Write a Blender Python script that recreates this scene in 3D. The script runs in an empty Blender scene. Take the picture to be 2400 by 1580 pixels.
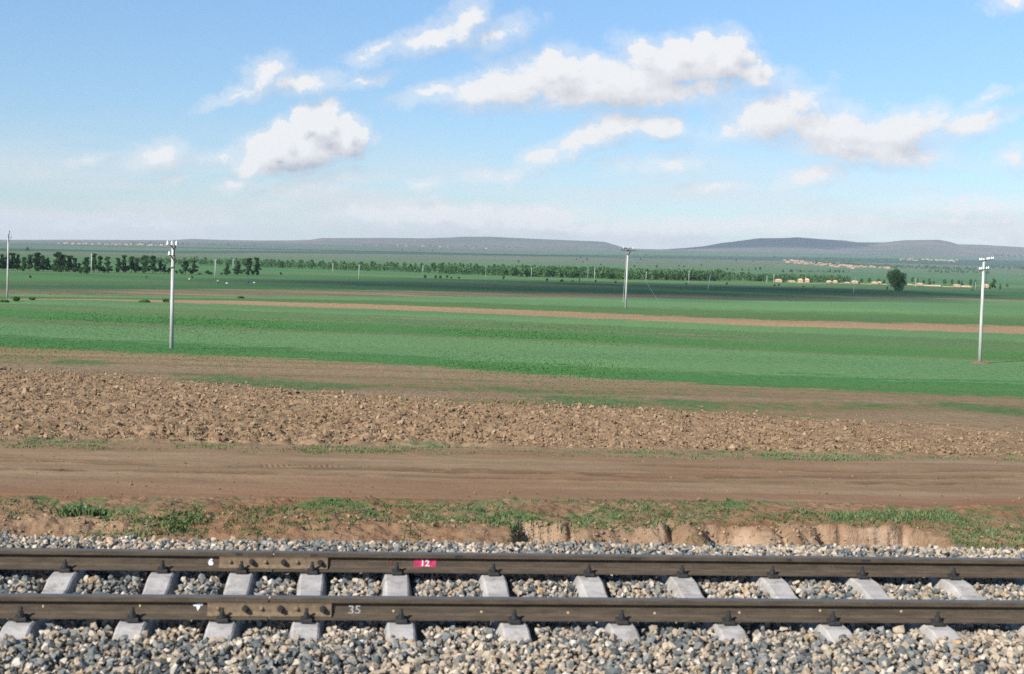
import bpy, bmesh, math, random
import numpy as np
from mathutils import Vector, Matrix

random.seed(7)
rng = np.random.default_rng(7)
sc = bpy.context.scene
COL = sc.collection
R = math.radians

# ------------------------------------------------------------------ camera model (50 mm lens on 36 mm film, standing at a train window)
YAW, PITCH, ROLL, CAMH, FPX = 0.11373556, 0.05448926, 0.03386962, 2.548, 3333.3


def cam_axes():
    cy, sy = math.cos(YAW), math.sin(YAW)
    fw = np.array([sy * math.cos(PITCH), cy * math.cos(PITCH), -math.sin(PITCH)])
    r0 = np.array([cy, -sy, 0.0])
    u0 = np.cross(r0, fw)
    return (math.cos(ROLL) * r0 + math.sin(ROLL) * u0, -math.sin(ROLL) * r0 + math.cos(ROLL) * u0, fw)


RX, UX, FW = cam_axes()


def ray(x, y):
    return FW + RX * (x - 1200) / FPX + UX * (790 - y) / FPX


# ------------------------------------------------------------------ numpy noise
def _hash(ix, iy, seed):
    h = (ix.astype(np.int64) * 374761393 + iy.astype(np.int64) * 668265263 + seed * 1442695041) & 0xFFFFFFFF
    h = ((h ^ (h >> 13)) * 1274126177) & 0xFFFFFFFF
    return ((h ^ (h >> 16)) & 0xFFFFFF) / float(0xFFFFFF)


def vnoise(x, y, seed=0):
    x = np.asarray(x, float); y = np.asarray(y, float)
    ix, iy = np.floor(x), np.floor(y)
    fx, fy = x - ix, y - iy
    fx = fx * fx * fx * (fx * (fx * 6 - 15) + 10); fy = fy * fy * fy * (fy * (fy * 6 - 15) + 10)
    a = _hash(ix, iy, seed); b = _hash(ix + 1, iy, seed); c = _hash(ix, iy + 1, seed); d = _hash(ix + 1, iy + 1, seed)
    return (a + (b - a) * fx) * (1 - fy) + (c + (d - c) * fx) * fy


def fbm(x, y, octs=4, seed=0, gain=0.5):
    t, a, n = 0.0, 1.0, 0.0
    for i in range(octs):
        t = t + a * (vnoise(x * 2 ** i + 17.3 * i, y * 2 ** i - 9.1 * i, seed + i) - 0.5)
        n += a; a *= gain
    return t / n * 2


def sstep(a, b, x):
    t = np.clip((x - a) / (b - a), 0, 1)
    return t * t * (3 - 2 * t)


# ------------------------------------------------------------------ terrain
ZN_Y = [0, 12.5, 13.8, 14.6, 15.0, 17.7, 23.7, 34, 60, 88, 150, 300]
ZN_Z = [-.12, -.14, -.8, -.7, -.25, -.47, -.70, -1.16, -2.40, -3.45, -4.2, -4.7]
FAR_Y = [300, 600, 900, 1500, 2500, 4000, 6000, 9000]
FAR_X = [-600, 0, 600, 1200, 1500, 1800, 2400, 3000]
FAR_PX = np.array([  # pixels above the eye-level line, per image column
    [-80.5, -43, -30, -23, -13, -4, 2, 0],
    [-80.5, -43, -30, -22, -12, -3, 3, 2],
    [-80.5, -43, -30, -20, -8, 6, 20, 10],
    [-80.5, -43, -29, -17, -3, 13, 25, 15],
    [-80.5, -43, -29, -15, 0, 18, 33, 20],
    [-80.5, -43, -28, -13, 3, 22, 38, 25],
    [-80.5, -43, -27, -11, 8, 29, 47, 30],
    [-80.5, -43, -27, -10, 10, 32, 50, 30]], float)


def zground(X, Y):
    X = np.asarray(X, float); Y = np.asarray(Y, float)
    zn = np.interp(Y, ZN_Y, ZN_Z)
    s = X / np.maximum(Y, 1.0)
    xi = 1200 + FPX * np.tan(np.clip(np.arctan(s) - YAW, -1.2, 1.2))
    ci = np.clip(np.interp(xi, FAR_X, np.arange(len(FAR_X))), 0, len(FAR_X) - 1.001)
    ri = np.clip(np.interp(np.log(np.maximum(Y, 1)), np.log(FAR_Y), np.arange(len(FAR_Y))), 0, len(FAR_Y) - 1.001)
    c0 = np.floor(ci).astype(int); r0 = np.floor(ri).astype(int)
    fc = ci - c0; fr = ri - r0
    zt = CAMH + FAR_PX / FPX * np.array(FAR_Y)[None, :]
    zf = (zt[c0, r0] * (1 - fc) + zt[c0 + 1, r0] * fc) * (1 - fr) + (zt[c0, r0 + 1] * (1 - fc) + zt[c0 + 1, r0 + 1] * fc) * fr
    return np.where(Y < 300, zn, zf)


_T = np.concatenate([np.linspace(7, 60, 4000), np.geomspace(60, 8800, 9000)[1:]])


def at(x, y):
    """ground point seen at photo position (x, y)"""
    d = ray(x, y)
    p = np.array([0, 0, CAMH]) + _T[:, None] * d
    g = p[:, 2] - zground(p[:, 0], p[:, 1])
    i = int(np.argmax(g < 0)) if (g < 0).any() else len(_T) - 1
    if i > 0:
        a = g[i - 1] / (g[i - 1] - g[i]) if g[i - 1] != g[i] else 0
        return p[i - 1] + (p[i] - p[i - 1]) * a
    return p[i]


def at_many(xy):
    return np.array([at(x, y) for x, y in xy])


def on_plane_y(x, y, Y):
    d = ray(x, y)
    return np.array([0, 0, CAMH]) + d * (Y / d[1])


def m_per_px(p):
    return float((np.asarray(p) - np.array([0, 0, CAMH])) @ FW) / FPX


# ------------------------------------------------------------------ object helpers
def fast_mesh(name, V, F, attrs=None, smooth=False):
    V = np.ascontiguousarray(V, np.float32); F = np.ascontiguousarray(F, np.int32)
    me = bpy.data.meshes.new(name)
    n, k = F.shape
    me.vertices.add(len(V)); me.vertices.foreach_set('co', V.ravel())
    me.loops.add(n * k); me.loops.foreach_set('vertex_index', F.ravel())
    me.polygons.add(n)
    me.polygons.foreach_set('loop_start', np.arange(0, n * k, k, dtype=np.int32))
    me.polygons.foreach_set('loop_total', np.full(n, k, np.int32))
    if smooth:
        me.polygons.foreach_set('use_smooth', np.ones(n, bool))
    else:
        me.polygons.foreach_set('use_smooth', np.zeros(n, bool))
    me.update(calc_edges=True)
    for an, arr in (attrs or {}).items():
        a = me.attributes.new(an, 'FLOAT', 'POINT')
        a.data.foreach_set('value', np.ascontiguousarray(arr, np.float32))
    return me


def link(name, me, mat=None, parent=None, loc=None):
    o = bpy.data.objects.new(name, me)
    COL.objects.link(o)
    if mat is not None:
        if isinstance(mat, (list, tuple)):
            for m in mat: me.materials.append(m)
        else:
            me.materials.append(mat)
    if parent is not None: o.parent = parent
    if loc is not None: o.location = loc
    return o


def tag(o, label=None, cat=None, group=None, kind=None):
    if label: o['label'] = label
    if cat: o['category'] = cat
    if group: o['group'] = group
    if kind: o['kind'] = kind
    return o


def empty(name, loc):
    o = bpy.data.objects.new(name, None); COL.objects.link(o); o.location = loc
    o.empty_display_size = 0.2
    return o


def copy_tree(o, parent=None):
    c = o.copy(); COL.objects.link(c)
    if parent is not None: c.parent = parent
    for ch in list(o.children): copy_tree(ch, c)
    return c


class MB:
    """collects shapes, then becomes ONE mesh"""
    def __init__(s): s.bm = bmesh.new()

    def box(s, c, size, bev=0.0, rot=None):
        r = bmesh.ops.create_cube(s.bm, size=1.0)
        M = Matrix.Translation(c) @ (rot.to_4x4() if rot is not None else Matrix()) @ Matrix.Diagonal((*size, 1))
        bmesh.ops.transform(s.bm, matrix=M, verts=r['verts'])
        if bev:
            ed = list({e for v in r['verts'] for e in v.link_edges})
            bmesh.ops.bevel(s.bm, geom=ed, offset=bev, segments=1, affect='EDGES')
        return s

    def cyl(s, a, b, r1, r2=None, n=10):
        a, b = Vector(a), Vector(b); r2 = r1 if r2 is None else r2
        r = bmesh.ops.create_cone(s.bm, cap_ends=True, segments=n, radius1=r1, radius2=r2, depth=(b - a).length)
        M = Matrix.Translation((a + b) / 2) @ (b - a).to_track_quat('Z', 'Y').to_matrix().to_4x4()
        bmesh.ops.transform(s.bm, matrix=M, verts=r['verts'])
        return s

    def lathe(s, base, prof, n=12):
        rings = []
        for (r, z) in prof:
            rings.append([s.bm.verts.new((base[0] + r * math.cos(2 * math.pi * i / n), base[1] + r * math.sin(2 * math.pi * i / n), base[2] + z)) for i in range(n)])
        for a, b in zip(rings, rings[1:]):
            for i in range(n): s.bm.faces.new((a[i], a[(i + 1) % n], b[(i + 1) % n], b[i]))
        s.bm.faces.new(rings[-1]); s.bm.faces.new(list(reversed(rings[0])))
        return s

    def loft(s, rings, caps=True):
        rr = [[s.bm.verts.new(p) for p in r] for r in rings]
        n = len(rr[0])
        for a, b in zip(rr, rr[1:]):
            for i in range(n): s.bm.faces.new((a[i], a[(i + 1) % n], b[(i + 1) % n], b[i]))
        if caps:
            s.bm.faces.new(rr[-1]); s.bm.faces.new(list(reversed(rr[0])))
        return s

    def build(s, name, mat, parent=None, loc=None, smooth=False):
        bmesh.ops.recalc_face_normals(s.bm, faces=s.bm.faces[:])
        me = bpy.data.meshes.new(name); s.bm.to_mesh(me); s.bm.free()
        if smooth:
            for p in me.polygons: p.use_smooth = True
        return link(name, me, mat, parent, loc)


# ------------------------------------------------------------------ material helpers
class NT:
    def __init__(s, name):
        s.m = bpy.data.materials.new(name); s.m.use_nodes = True
        s.t = s.m.node_tree; s.t.nodes.clear()
        s.out = s.n('ShaderNodeOutputMaterial')
        s.b = s.n('ShaderNodeBsdfPrincipled')
        s.t.links.new(s.b.outputs[0], s.out.inputs[0])
        s.b.inputs['Specular IOR Level'].default_value = 0.2

    def n(s, typ, **kw):
        nd = s.t.nodes.new(typ)
        for k, v in kw.items(): setattr(nd, k, v)
        return nd

    def l(s, a, b): s.t.links.new(a, b)

    def pos(s):
        return s.n('ShaderNodeNewGeometry').outputs['Position']

    def mapped(s, vec, scale):
        m = s.n('ShaderNodeMapping'); m.inputs['Scale'].default_value = scale
        s.l(vec, m.inputs['Vector']); return m.outputs[0]

    def noise(s, vec, scale, detail=4, rough=0.55, out=0):
        t = s.n('ShaderNodeTexNoise'); t.inputs['Scale'].default_value = scale
        t.inputs['Detail'].default_value = detail; t.inputs['Roughness'].default_value = rough
        s.l(vec, t.inputs['Vector']); return t.outputs[out]

    def math(s, op, a, b=None, c=None, clamp=False):
        m = s.n('ShaderNodeMath', operation=op); m.use_clamp = clamp
        for i, v in enumerate((a, b, c)):
            if v is None: continue
            if isinstance(v, (int, float)): m.inputs[i].default_value = v
            else: s.l(v, m.inputs[i])
        return m.outputs[0]

    def mr(s, v, a, b, c=0.0, d=1.0, smooth=True):
        m = s.n('ShaderNodeMapRange'); m.interpolation_type = 'SMOOTHSTEP' if smooth else 'LINEAR'
        s.l(v, m.inputs[0])
        for i, q in enumerate((a, b, c, d)):
            if isinstance(q, (int, float)): m.inputs[i + 1].default_value = q
            else: s.l(q, m.inputs[i + 1])
        return m.outputs[0]

    def mix(s, f, a, b, blend='MIX'):
        m = s.n('ShaderNodeMix'); m.data_type = 'RGBA'; m.blend_type = blend
        for sock, v in ((m.inputs[0], f), (m.inputs[6], a), (m.inputs[7], b)):
            if isinstance(v, (int, float)): sock.default_value = v
            elif isinstance(v, tuple): sock.default_value = (*v, 1) if len(v) == 3 else v
            else: s.l(v, sock)
        return m.outputs[2]

    def ramp(s, v, stops, interp='LINEAR'):
        r = s.n('ShaderNodeValToRGB'); cr = r.color_ramp; cr.interpolation = interp
        while len(cr.elements) < len(stops): cr.elements.new(0.5)
        for e, (p, c) in zip(cr.elements, stops):
            e.position = p; e.color = (*c, 1) if len(c) == 3 else c
        s.l(v, r.inputs[0]); return r.outputs[0]

    def attr(s, name):
        return s.n('ShaderNodeAttribute', attribute_name=name).outputs['Fac']

    def bump(s, h, strength, dist):
        b = s.n('ShaderNodeBump'); b.inputs['Strength'].default_value = strength; b.inputs['Distance'].default_value = dist
        s.l(h, b.inputs['Height']); s.l(b.outputs[0], s.b.inputs['Normal'])

    def done(s, col, rough=0.9, metal=0.0):
        if isinstance(col, tuple): s.b.inputs['Base Color'].default_value = (*col, 1)
        else: s.l(col, s.b.inputs['Base Color'])
        if isinstance(rough, (int, float)): s.b.inputs['Roughness'].default_value = rough
        else: s.l(rough, s.b.inputs['Roughness'])
        s.b.inputs['Metallic'].default_value = metal
        return s.m


def simple(name, c, rough=0.8, var=0.15, scale=6.0, metal=0.0, spec=0.2):
    t = NT(name); p = t.pos()
    k = t.noise(p, scale, 5)
    lo = tuple(v * (1 - var) for v in c); hi = tuple(min(1, v * (1 + var)) for v in c)
    t.b.inputs['Specular IOR Level'].default_value = spec
    return t.done(t.mix(t.mr(k, .3, .7), lo, hi), rough, metal)


# palette (real-world base colours)
SOIL = (.225, .148, .082); SOIL_LT = (.34, .235, .138); SOIL_RED = (.20, .105, .053)
G_DARK = (.022, .145, .030); G_BLUE = (.060, .200, .095); G_OLIVE = (.085, .165, .050)

M = {}


def mat_field():
    t = NT('field_soil_and_crop'); p = t.pos()
    band = t.attr('band')
    # ragged band edges
    e1 = t.noise(t.mapped(p, (.05, .22, .1)), 3.0, 5, .62)
    e2 = t.noise(p, 1.1, 3, .6)
    jit = t.math('ADD', t.math('MULTIPLY', t.math('SUBTRACT', e1, .5), .95), t.math('MULTIPLY', t.math('SUBTRACT', e2, .5), .55))
    u = t.math('DIVIDE', t.math('ADD', band, jit), float(NB))
    stops_c, stops_k = [], []
    for i, (col, cov) in enumerate(BANDS):
        q = (i + .5) / NB
        stops_c.append((q, col)); stops_k.append((q, (cov,) * 3))

    def sharp(stops):
        out = []
        for i, (q, c) in enumerate(stops):
            out.append(((i + .08) / NB, c))
        return out
    rc = t.ramp(u, sharp(stops_c), 'CONSTANT')
    rk = t.math('ADD', t.ramp(u, sharp(stops_k), 'CONSTANT'), t.math('MULTIPLY', t.attr('weedy'), .17))
    # patchy cover
    n1 = t.noise(t.mapped(p, (1.0, .28, 1)), 2.6, 7, .74)
    n2 = t.noise(t.mapped(p, (.02, .10, .05)), 2.0, 4, .6)
    n3 = t.noise(t.mapped(p, (1.0, .22, 1)), 9.0, 4, .75)
    nn = t.math('ADD', t.math('MULTIPLY', n1, .48), t.math('ADD', t.math('MULTIPLY', n2, .42), t.math('MULTIPLY', n3, .20)))
    thr = t.math('SUBTRACT', .92, t.math('MULTIPLY', rk, .74))
    mask = t.mr(nn, t.math('SUBTRACT', thr, .06), t.math('ADD', thr, .06))
    soil = t.mix(t.mr(n1, .35, .65), SOIL, SOIL_LT)
    soil = t.mix(t.mr(n3, .54, .70, 0, .75), soil, (.115, .072, .040))
    soil = t.mix(t.mr(n3, .42, .30, 0, .6), soil, (.42, .31, .20))
    soil = t.mix(t.mr(n2, .4, .62), soil, (.265, .152, .078))
    var = t.noise(t.mapped(p, (1.0, .3, 1)), 5.0, 6, .75)
    grn = t.mix(t.mr(var, .3, .7), t.mix(1.0, rc, (.60, .62, .60), 'MULTIPLY'), t.mix(1.0, rc, (1.35, 1.28, 1.25), 'MULTIPLY'))
    yel = t.mix(t.mr(n2, .45, .7, 0, .45), grn, t.mix(.5, rc, (.16, .17, .05)))
    col = t.mix(mask, soil, yel)
    far = t.noise(t.mapped(p, (.0025, .012, .01)), 1.0, 5, .6)
    col = t.mix(1.0, col, t.mix(t.mr(far, .35, .65), (.82, .84, .86), (1.14, 1.1, 1.06)), 'MULTIPLY')
    t.bump(t.math('ADD', n1, t.math('MULTIPLY', n3, .5)), .75, .12)
    return t.done(col, 1.0)


BANDS = [  # green colour, cover
    ((.098, .155, .050), .45),   # 0 stubble and weeds behind the clods
    ((.056, .172, .044), .82),   # 1 dark green
    ((.112, .230, .086), .77),   # 2 blue green
    ((.11, .175, .065), .68),   # 3 thin worn edge
    ((.058, .174, .042), .83),   # 4
    ((.075, .165, .055), .60),   # 5
    ((.112, .228, .084), .72),   # 6
    ((.37, .235, .13), .84),      # 7 bare strip
    ((.078, .160, .046), .72),   # 8
    ((.115, .240, .090), .80),   # 9
    ((.060, .120, .050), .50),   # 10
    ((.034, .125, .036), .93),   # 11
    ((.060, .125, .048), .62),   # 12
    ((.060, .165, .052), .88),   # 13
    ((.100, .185, .060), .85),   # 14
    ((.068, .18, .062), .9),   # 15
    ((.085, .170, .065), .84),   # 16
    ((.115, .150, .070), .74),   # 17
    ((.022, .070, .040), .97),   # 18
    ((.075, .165, .070), .92),   # 19
    ((.10, .125, .075), .8),   # 20
]
NB = len(BANDS)
BND = [  # upper boundary of band i in the photo: (x, y)
    [(0, 816), (300, 829), (600, 842), (900, 857), (1200, 874), (1500, 897), (1800, 912), (2100, 925), (2400, 937)],
    [(0, 791), (600, 819), (1200, 855), (1800, 887), (2400, 905)],
    [(0, 758), (600, 776), (1200, 797), (1800, 826), (2400, 849)],
    [(0, 746), (600, 772), (1200, 794), (1800, 823), (2400, 846)],
    [(0, 726), (600, 753), (1200, 775), (1800, 809), (2400, 829)],
    [(0, 714), (600, 731), (1200, 756), (1800, 781), (2400, 804)],
    [(0, 703), (230, 704), (600, 717), (1200, 739), (1800, 766), (2400, 786)],
    [(0, 702), (230, 701), (600, 707), (1200, 727), (1800, 753), (2400, 769)],
    [(0, 696), (600, 700), (1200, 714), (1800, 735), (2400, 746)],
    [(0, 692), (600, 697), (1200, 698), (1800, 700), (2400, 706)],
    [(0, 680), (600, 680), (1200, 687), (1800, 697), (2400, 704)],
    [(0, 672), (600, 668), (1200, 675), (1800, 676), (2400, 684)],
    [(0, 664), (600, 659), (1200, 665), (1800, 670), (2400, 678)],
    [(0, 640), (600, 645), (1200, 657), (1800, 666), (2400, 675)],
    [(0, 637), (600, 641), (1200, 651), (1800, 660), (2400, 669)],
    [(0, 612), (600, 622), (1200, 634), (1800, 645), (2400, 656)],
    [(0, 596), (600, 606), (1200, 616), (1800, 626), (2400, 640)],
    [(0, 590), (600, 594), (1200, 601), (1800, 612), (2400, 627)],
    [(0, 583), (600, 588), (1200, 595.5), (1800, 603), (2400, 612)],
    [(0, 579), (600, 584), (1200, 592), (1800, 598), (2400, 607)],
]


def band_of(X, Y):
    s = (X / Y)
    lb = []
    for pts in BND:
        g = np.array([at(*q) for q in pts])
        sx = g[:, 0] / g[:, 1]; ly = np.log(g[:, 1])
        o = np.argsort(sx)
        lb.append(np.interp(s, sx[o], ly[o]))
    lb = np.array(lb)
    lb = np.maximum.accumulate(lb + np.arange(len(lb)).reshape(-1, *([1] * s.ndim)) * 1e-4, axis=0)
    lY = np.log(Y)
    u = np.zeros_like(lY)
    prev = np.log(np.full_like(lY, 24.0)); prev = np.minimum(prev, lb[0] - .01)
    for i in range(len(lb)):
        w = np.clip((lY - prev) / np.maximum(lb[i] - prev, 1e-4), 0, 1)
        u += w
        prev = lb[i]
    u += np.clip((lY - prev) / .5, 0, .9)
    return u


# boundaries near the track, as lines over world X
CF = at_many([(0, 867), (300, 882), (600, 907), (900, 932), (1200, 948), (1500, 958), (1800, 976), (2100, 988), (2400, 1002)])


def clod_far(X):
    return np.clip(np.interp(X, CF[:, 0], CF[:, 1], left=CF[0, 1] + 2, right=CF[-1, 1] - 1), 25.5, 70)


def road_far(X): return 23.75 + .35 * np.sin(X * .18 + 1) + .12 * np.sin(X * .9)
def road_near(X): return 17.45 + .25 * np.sin(X * .21) + .1 * np.sin(X * 1.1 + 2)


def zn(X, Y): return np.interp(Y, ZN_Y, ZN_Z)


def grid(nx, ny, fx):
    """fx(u, v) -> X, Y, Z arrays on a (ny, nx) grid"""
    u, v = np.meshgrid(np.linspace(0, 1, nx), np.linspace(0, 1, ny))
    X, Y, Z = fx(u, v)
    V = np.stack([X.ravel(), Y.ravel(), Z.ravel()], 1)
    i = np.arange(ny * nx).reshape(ny, nx)
    F = np.stack([i[:-1, :-1].ravel(), i[:-1, 1:].ravel(), i[1:, 1:].ravel(), i[1:, :-1].ravel()], 1)
    return V, F, X, Y


# ------------------------------------------------------------------ ground sheet out to the horizon
def build_ground():
    # rows: denser where the ground is seen at a flatter angle
    rows = np.concatenate([[23.2], np.geomspace(24, 300, 420), np.geomspace(300, 9000, 300)[1:]])
    cols = np.linspace(-1.35, 1.5, 560)
    S, Y = np.meshgrid(cols, rows)
    X = S * (Y + 6)
    Z = zground(X, Y)
    amp = np.interp(Y, [24, 60, 150, 400, 2000, 6000], [.03, .05, .12, .25, 1.2, 4])
    Z = Z + amp * fbm(X / (Y * .12 + 1), Y / (Y * .12 + 1), 3, 3) * .6
    inside = sstep(0, .4, clod_far(X) - Y) * (Y < 80) * sstep(-26, -24, X) * sstep(24, 22, X)
    Z = Z - .16 * inside - .06 * sstep(24.2, 23.6, Y)
    n, k = len(rows), len(cols)
    i = np.arange(n * k).reshape(n, k)
    F = np.stack([i[:-1, :-1].ravel(), i[:-1, 1:].ravel(), i[1:, 1:].ravel(), i[1:, :-1].ravel()], 1)
    u = band_of(X, Y)
    weedy = np.zeros_like(X)
    for x, y, hx, hy in ((600, 900, 260, 16), (1430, 938, 240, 14), (1250, 915, 90, 7), (2330, 965, 130, 30), (150, 855, 160, 10), (2050, 950, 120, 9)):
        c0 = at(x, y); a0 = at(x - hx, y - hx * .05); a1 = at(x + hx, y + hx * .05); y0 = at(x, y - hy)[1]; y1 = at(x, y + hy)[1]
        sk = (a1[1] - a0[1]) / (a1[0] - a0[0])
        e = ((X - c0[0]) / ((a1[0] - a0[0]) / 2)) ** 2 + ((Y - c0[1] - sk * (X - c0[0])) / ((y0 - y1) / 2)) ** 2
        weedy = np.maximum(weedy, np.clip((1.3 - e) * .6 + 1.1 * fbm(X * .6, Y * .22, 4, 61), 0, 1))
    me = fast_mesh('ground', np.stack([X.ravel(), Y.ravel(), Z.ravel()], 1), F, {'band': u.ravel(), 'weedy': weedy.ravel()}, True)
    o = link('ground', me, mat_field())
    tag(o, 'striped green and brown farmland reaching the hills', kind='structure')


def build_plough():
    def fx(u, v):
        X = -25 + 48 * u
        y0 = road_far(X) - .12; y1 = clod_far(X) + .5
        Y = y0 + (y1 - y0) * v
        e = np.minimum(sstep(0, .9, Y - y0 - .2), sstep(0, 3.0, y1 - Y))
        clump = .72 + .28 * sstep(-.25, .3, fbm(X * .35, Y * .35, 3, 11))
        a = np.abs(fbm(X * 2.1, Y * 1.6, 2, 21)); b = vnoise(X * 5.5, Y * 4.5, 5); c = vnoise(X * 11, Y * 10, 9)
        z = (.12 * (a - .2) + .13 * (b - .5) + .09 * (c - .5)) * clump * np.interp(X, [4, 15], [.92, .36])
        Z = zn(X, Y) + .0 + z * e - .05 * (1 - sstep(0, .35, np.minimum(Y - y0, (y1 - Y))))
        return X, Y, Z
    V, F, X, Y = grid(820, 430, fx)
    t = NT('ploughed_soil'); p = t.pos()
    k = t.noise(p, 2.2, 7, .62); q = t.noise(p, .22, 4); w = t.noise(p, 14, 3)
    c = t.mix(t.mr(k, .3, .7), (.175, .112, .062), (.30, .20, .118))
    c = t.mix(t.mr(q, .42, .62, 0, .6), c, (.215, .142, .080))
    g = t.math('MULTIPLY', t.mr(t.noise(t.mapped(p, (.25, .6, 1)), 1.6, 6, .7), .54, .66), t.attr('grass'))
    c = t.mix(g, c, (.075, .13, .05))
    t.bump(t.math('ADD', k, w), .8, .05)
    m = t.done(c, 1.0)
    gy = np.maximum(sstep(4, 0, clod_far(X) - Y) * .9, sstep(1.6, 0.2, Y - road_far(X)) * .8)
    gy = np.maximum(gy, sstep(11, 19, X) * .75)
    gy = np.maximum(gy, .28)
    o = link('ploughed_field', fast_mesh('ploughed_field', V, F, {'grass': gy.ravel()}, True), m)
    tag(o, 'ploughed brown earth of coarse clods beyond the dirt road', kind='structure')


def build_road():
    yc = [((0, 1082), (300, 1086), (600, 1098), (900, 1106), (1200, 1112), (1800, 1118), (2400, 1122)),
          ((0, 1100), (600, 1112), (1200, 1124), (1800, 1134), (2400, 1136)),
          ((0, 1072), (240, 1089), (470, 1094), (800, 1092)),
          ((600, 1096), (1200, 1107), (1500, 1122), (2000, 1122), (2400, 1122)),
          ((1500, 1092), (1900, 1105), (2050, 1109), (2400, 1106))]
    tracks = [at_many(c) for c in yc]
    tread = at_many([(600, 1091), (815, 1096)])

    rut = []

    def fx(u, v):
        X = -11 + 29 * u
        y0 = road_near(X) - .1; y1 = road_far(X) + .1
        Y = y0 + (y1 - y0) * v
        z = .02 * fbm(X * .5, Y * 1.2, 4, 31) + .010 * fbm(X * 3, Y * 5, 3, 33)
        z = z + .03 * fbm(X * .12, Y * .5, 2, 39)
        for tr in tracks:
            yy = np.interp(X, tr[:, 0], tr[:, 1]) + .05 * fbm(X * .4, X * 0, 2, 41)
            inx = sstep(tr[0, 0] - .5, tr[0, 0] + .3, X) * sstep(tr[-1, 0] + .5, tr[-1, 0] - .3, X)
            if tr[-1, 0] > 9: inx = sstep(tr[0, 0] - .5, tr[0, 0] + .3, X)
            d = (Y - yy) / .10
            st = .5 + .7 * vnoise(X * .8, X * 0 + tr[0, 1], 77)
            rut.append(inx * st * np.exp(-(d * .62) ** 2)); z = z + inx * st * (-.020 * np.exp(-d * d) + .012 * np.exp(-((np.abs(d) - 1.7) / .6) ** 2) * (.4 + vnoise(X * 5, Y * 9, 61)))
        # cleat marks of a tyre
        yy = np.interp(X, tread[:, 0], tread[:, 1])
        inx = sstep(tread[0, 0], tread[0, 0] + .2, X) * sstep(tread[1, 0], tread[1, 0] - .2, X)
        d = (Y - yy)
        z = z + inx * (np.abs(d) < .16) * .03 * np.maximum(0, np.sin((X + d * .25) * 2 * np.pi / .085)) * sstep(.16, .1, np.abs(d))
        z = z - inx * .03 * np.exp(-(d / .17) ** 2)
        e = np.minimum(sstep(0, .25, Y - y0), sstep(0, .25, y1 - Y))
        Z = zn(X, Y) + z * e + .012 * e - .02 * (1 - e)
        return X, Y, Z
    V, F, X, Y = grid(1450, 190, fx)
    t = NT('packed_dirt'); p = t.pos()
    a = t.noise(t.mapped(p, (.25, 1.6, 1)), 1.2, 6, .62); b = t.noise(p, 18, 4, .7); r = t.noise(t.mapped(p, (.3, .8, 1)), .5, 4)
    c = t.mix(t.mr(a, .3, .7), (.212, .138, .076), (.30, .203, .118))
    c = t.mix(t.mr(r, .45, .65, 0, .55), c, (.235, .125, .064))
    c = t.mix(t.math('MULTIPLY', t.attr('rut'), t.mr(t.noise(t.mapped(p, (.8, 2.5, 1)), 2.2, 5, .7), .30, .56)), c, (.125, .078, .044))
    c = t.mix(t.mr(t.noise(p, 45, 2, .5), .66, .74, 0, .6), c, (.075, .047, .03))
    c = t.mix(t.mr(b, .35, .7, 0, .4), c, t.mix(1.0, c, (.62, .62, .62), 'MULTIPLY'))
    c = t.mix(t.attr('edge'), c, (.215, .092, .047))
    t.bump(t.math('ADD', b, a), .6, .02)
    ed = sstep(1.6, .1, Y - road_near(X)) * (.35 + .65 * sstep(-.2, .35, fbm(X * .3, Y * .6, 3, 51)))
    o = link('dirt_road', fast_mesh('dirt_road', V, F, {'edge': ed.ravel(), 'rut': np.clip(np.max(rut, axis=0), 0, 1).ravel()}, True), t.done(c, .95))
    tag(o, 'brown packed dirt road with tyre tracks', kind='structure')


def bank_edge(X):
    y = 14.95 + .10 * fbm(X * .55, X * 0 + 3.3, 3, 71) + .07 * fbm(X * 2.2, X * 0 + 1.1, 3, 73) + .045 * fbm(X * 7, X * 0 + 2.1, 3, 75) + .02 * fbm(X * 19, X * 0 + 4.4, 2, 78)
    for xn, w, dpt in NOTCH:
        y = y + dpt * np.exp(-((X - xn) / w) ** 2)
    return y


def xw(x, y=1250): return float(on_plane_y(x, y, 15.0)[0])


NOTCH = [(xw(1358), .08, .18), (xw(1572), .06, .4), (xw(1828), .07, .34), (xw(2135), .14, .2), (xw(960), .9, .2), (xw(540), .8, .3), (xw(1606), .16, .22), (xw(1905), .06, .08), (xw(1338), .06, .08)]
CLIFF = [(xw(1205), xw(1345)), (xw(1375), xw(1560)), (xw(1640), xw(1820)), (xw(1850), xw(2125))]


def cliffness(X):
    c = np.zeros_like(X)
    for a, b in CLIFF: c = np.maximum(c, sstep(a - .15, a + .1, X) * sstep(b + .12, b - .05, X))
    c = c * (.55 + .45 * sstep(-.3, .2, fbm(X * 1.3, X * 0 + 9.1, 3, 79)))
    c = np.maximum(c, .3 * sstep(xw(0), xw(60), X) * sstep(xw(300), xw(240), X))
    return c


def bank_z(X, Y):
    ye = bank_edge(X)
    c = cliffness(X)
    w = 1.35 - 1.22 * c
    face = sstep(0, 1, (Y - (ye - w)) / np.maximum(w, .01))
    low = np.interp(Y, [12.2, 12.75, 13.7, 14.6], [-.2, -.24, -.72, -.60])
    low = low + (1 - c) * .30 * sstep(13.0, 13.7, Y)
    top = np.interp(Y, [14.0, 15.0, 17.7, 19], [-.215, -.25, -.47, -.52])
    cz = c * .22 * np.maximum(0, fbm(X * 4.0, Y * 0 + X * 0, 3, 81)) 
    z = low + (top - low) * face
    z = z + .06 * fbm(X * 1.5, Y * 1.5, 4, 83) * (.5 + .5 * face) + .04 * fbm(X * 6, Y * 6, 3, 85) + .02 * fbm(X * 14, Y * 14, 2, 89)
    z = z + cz * (face * (1 - face)) * 2
    return z, face


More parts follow.
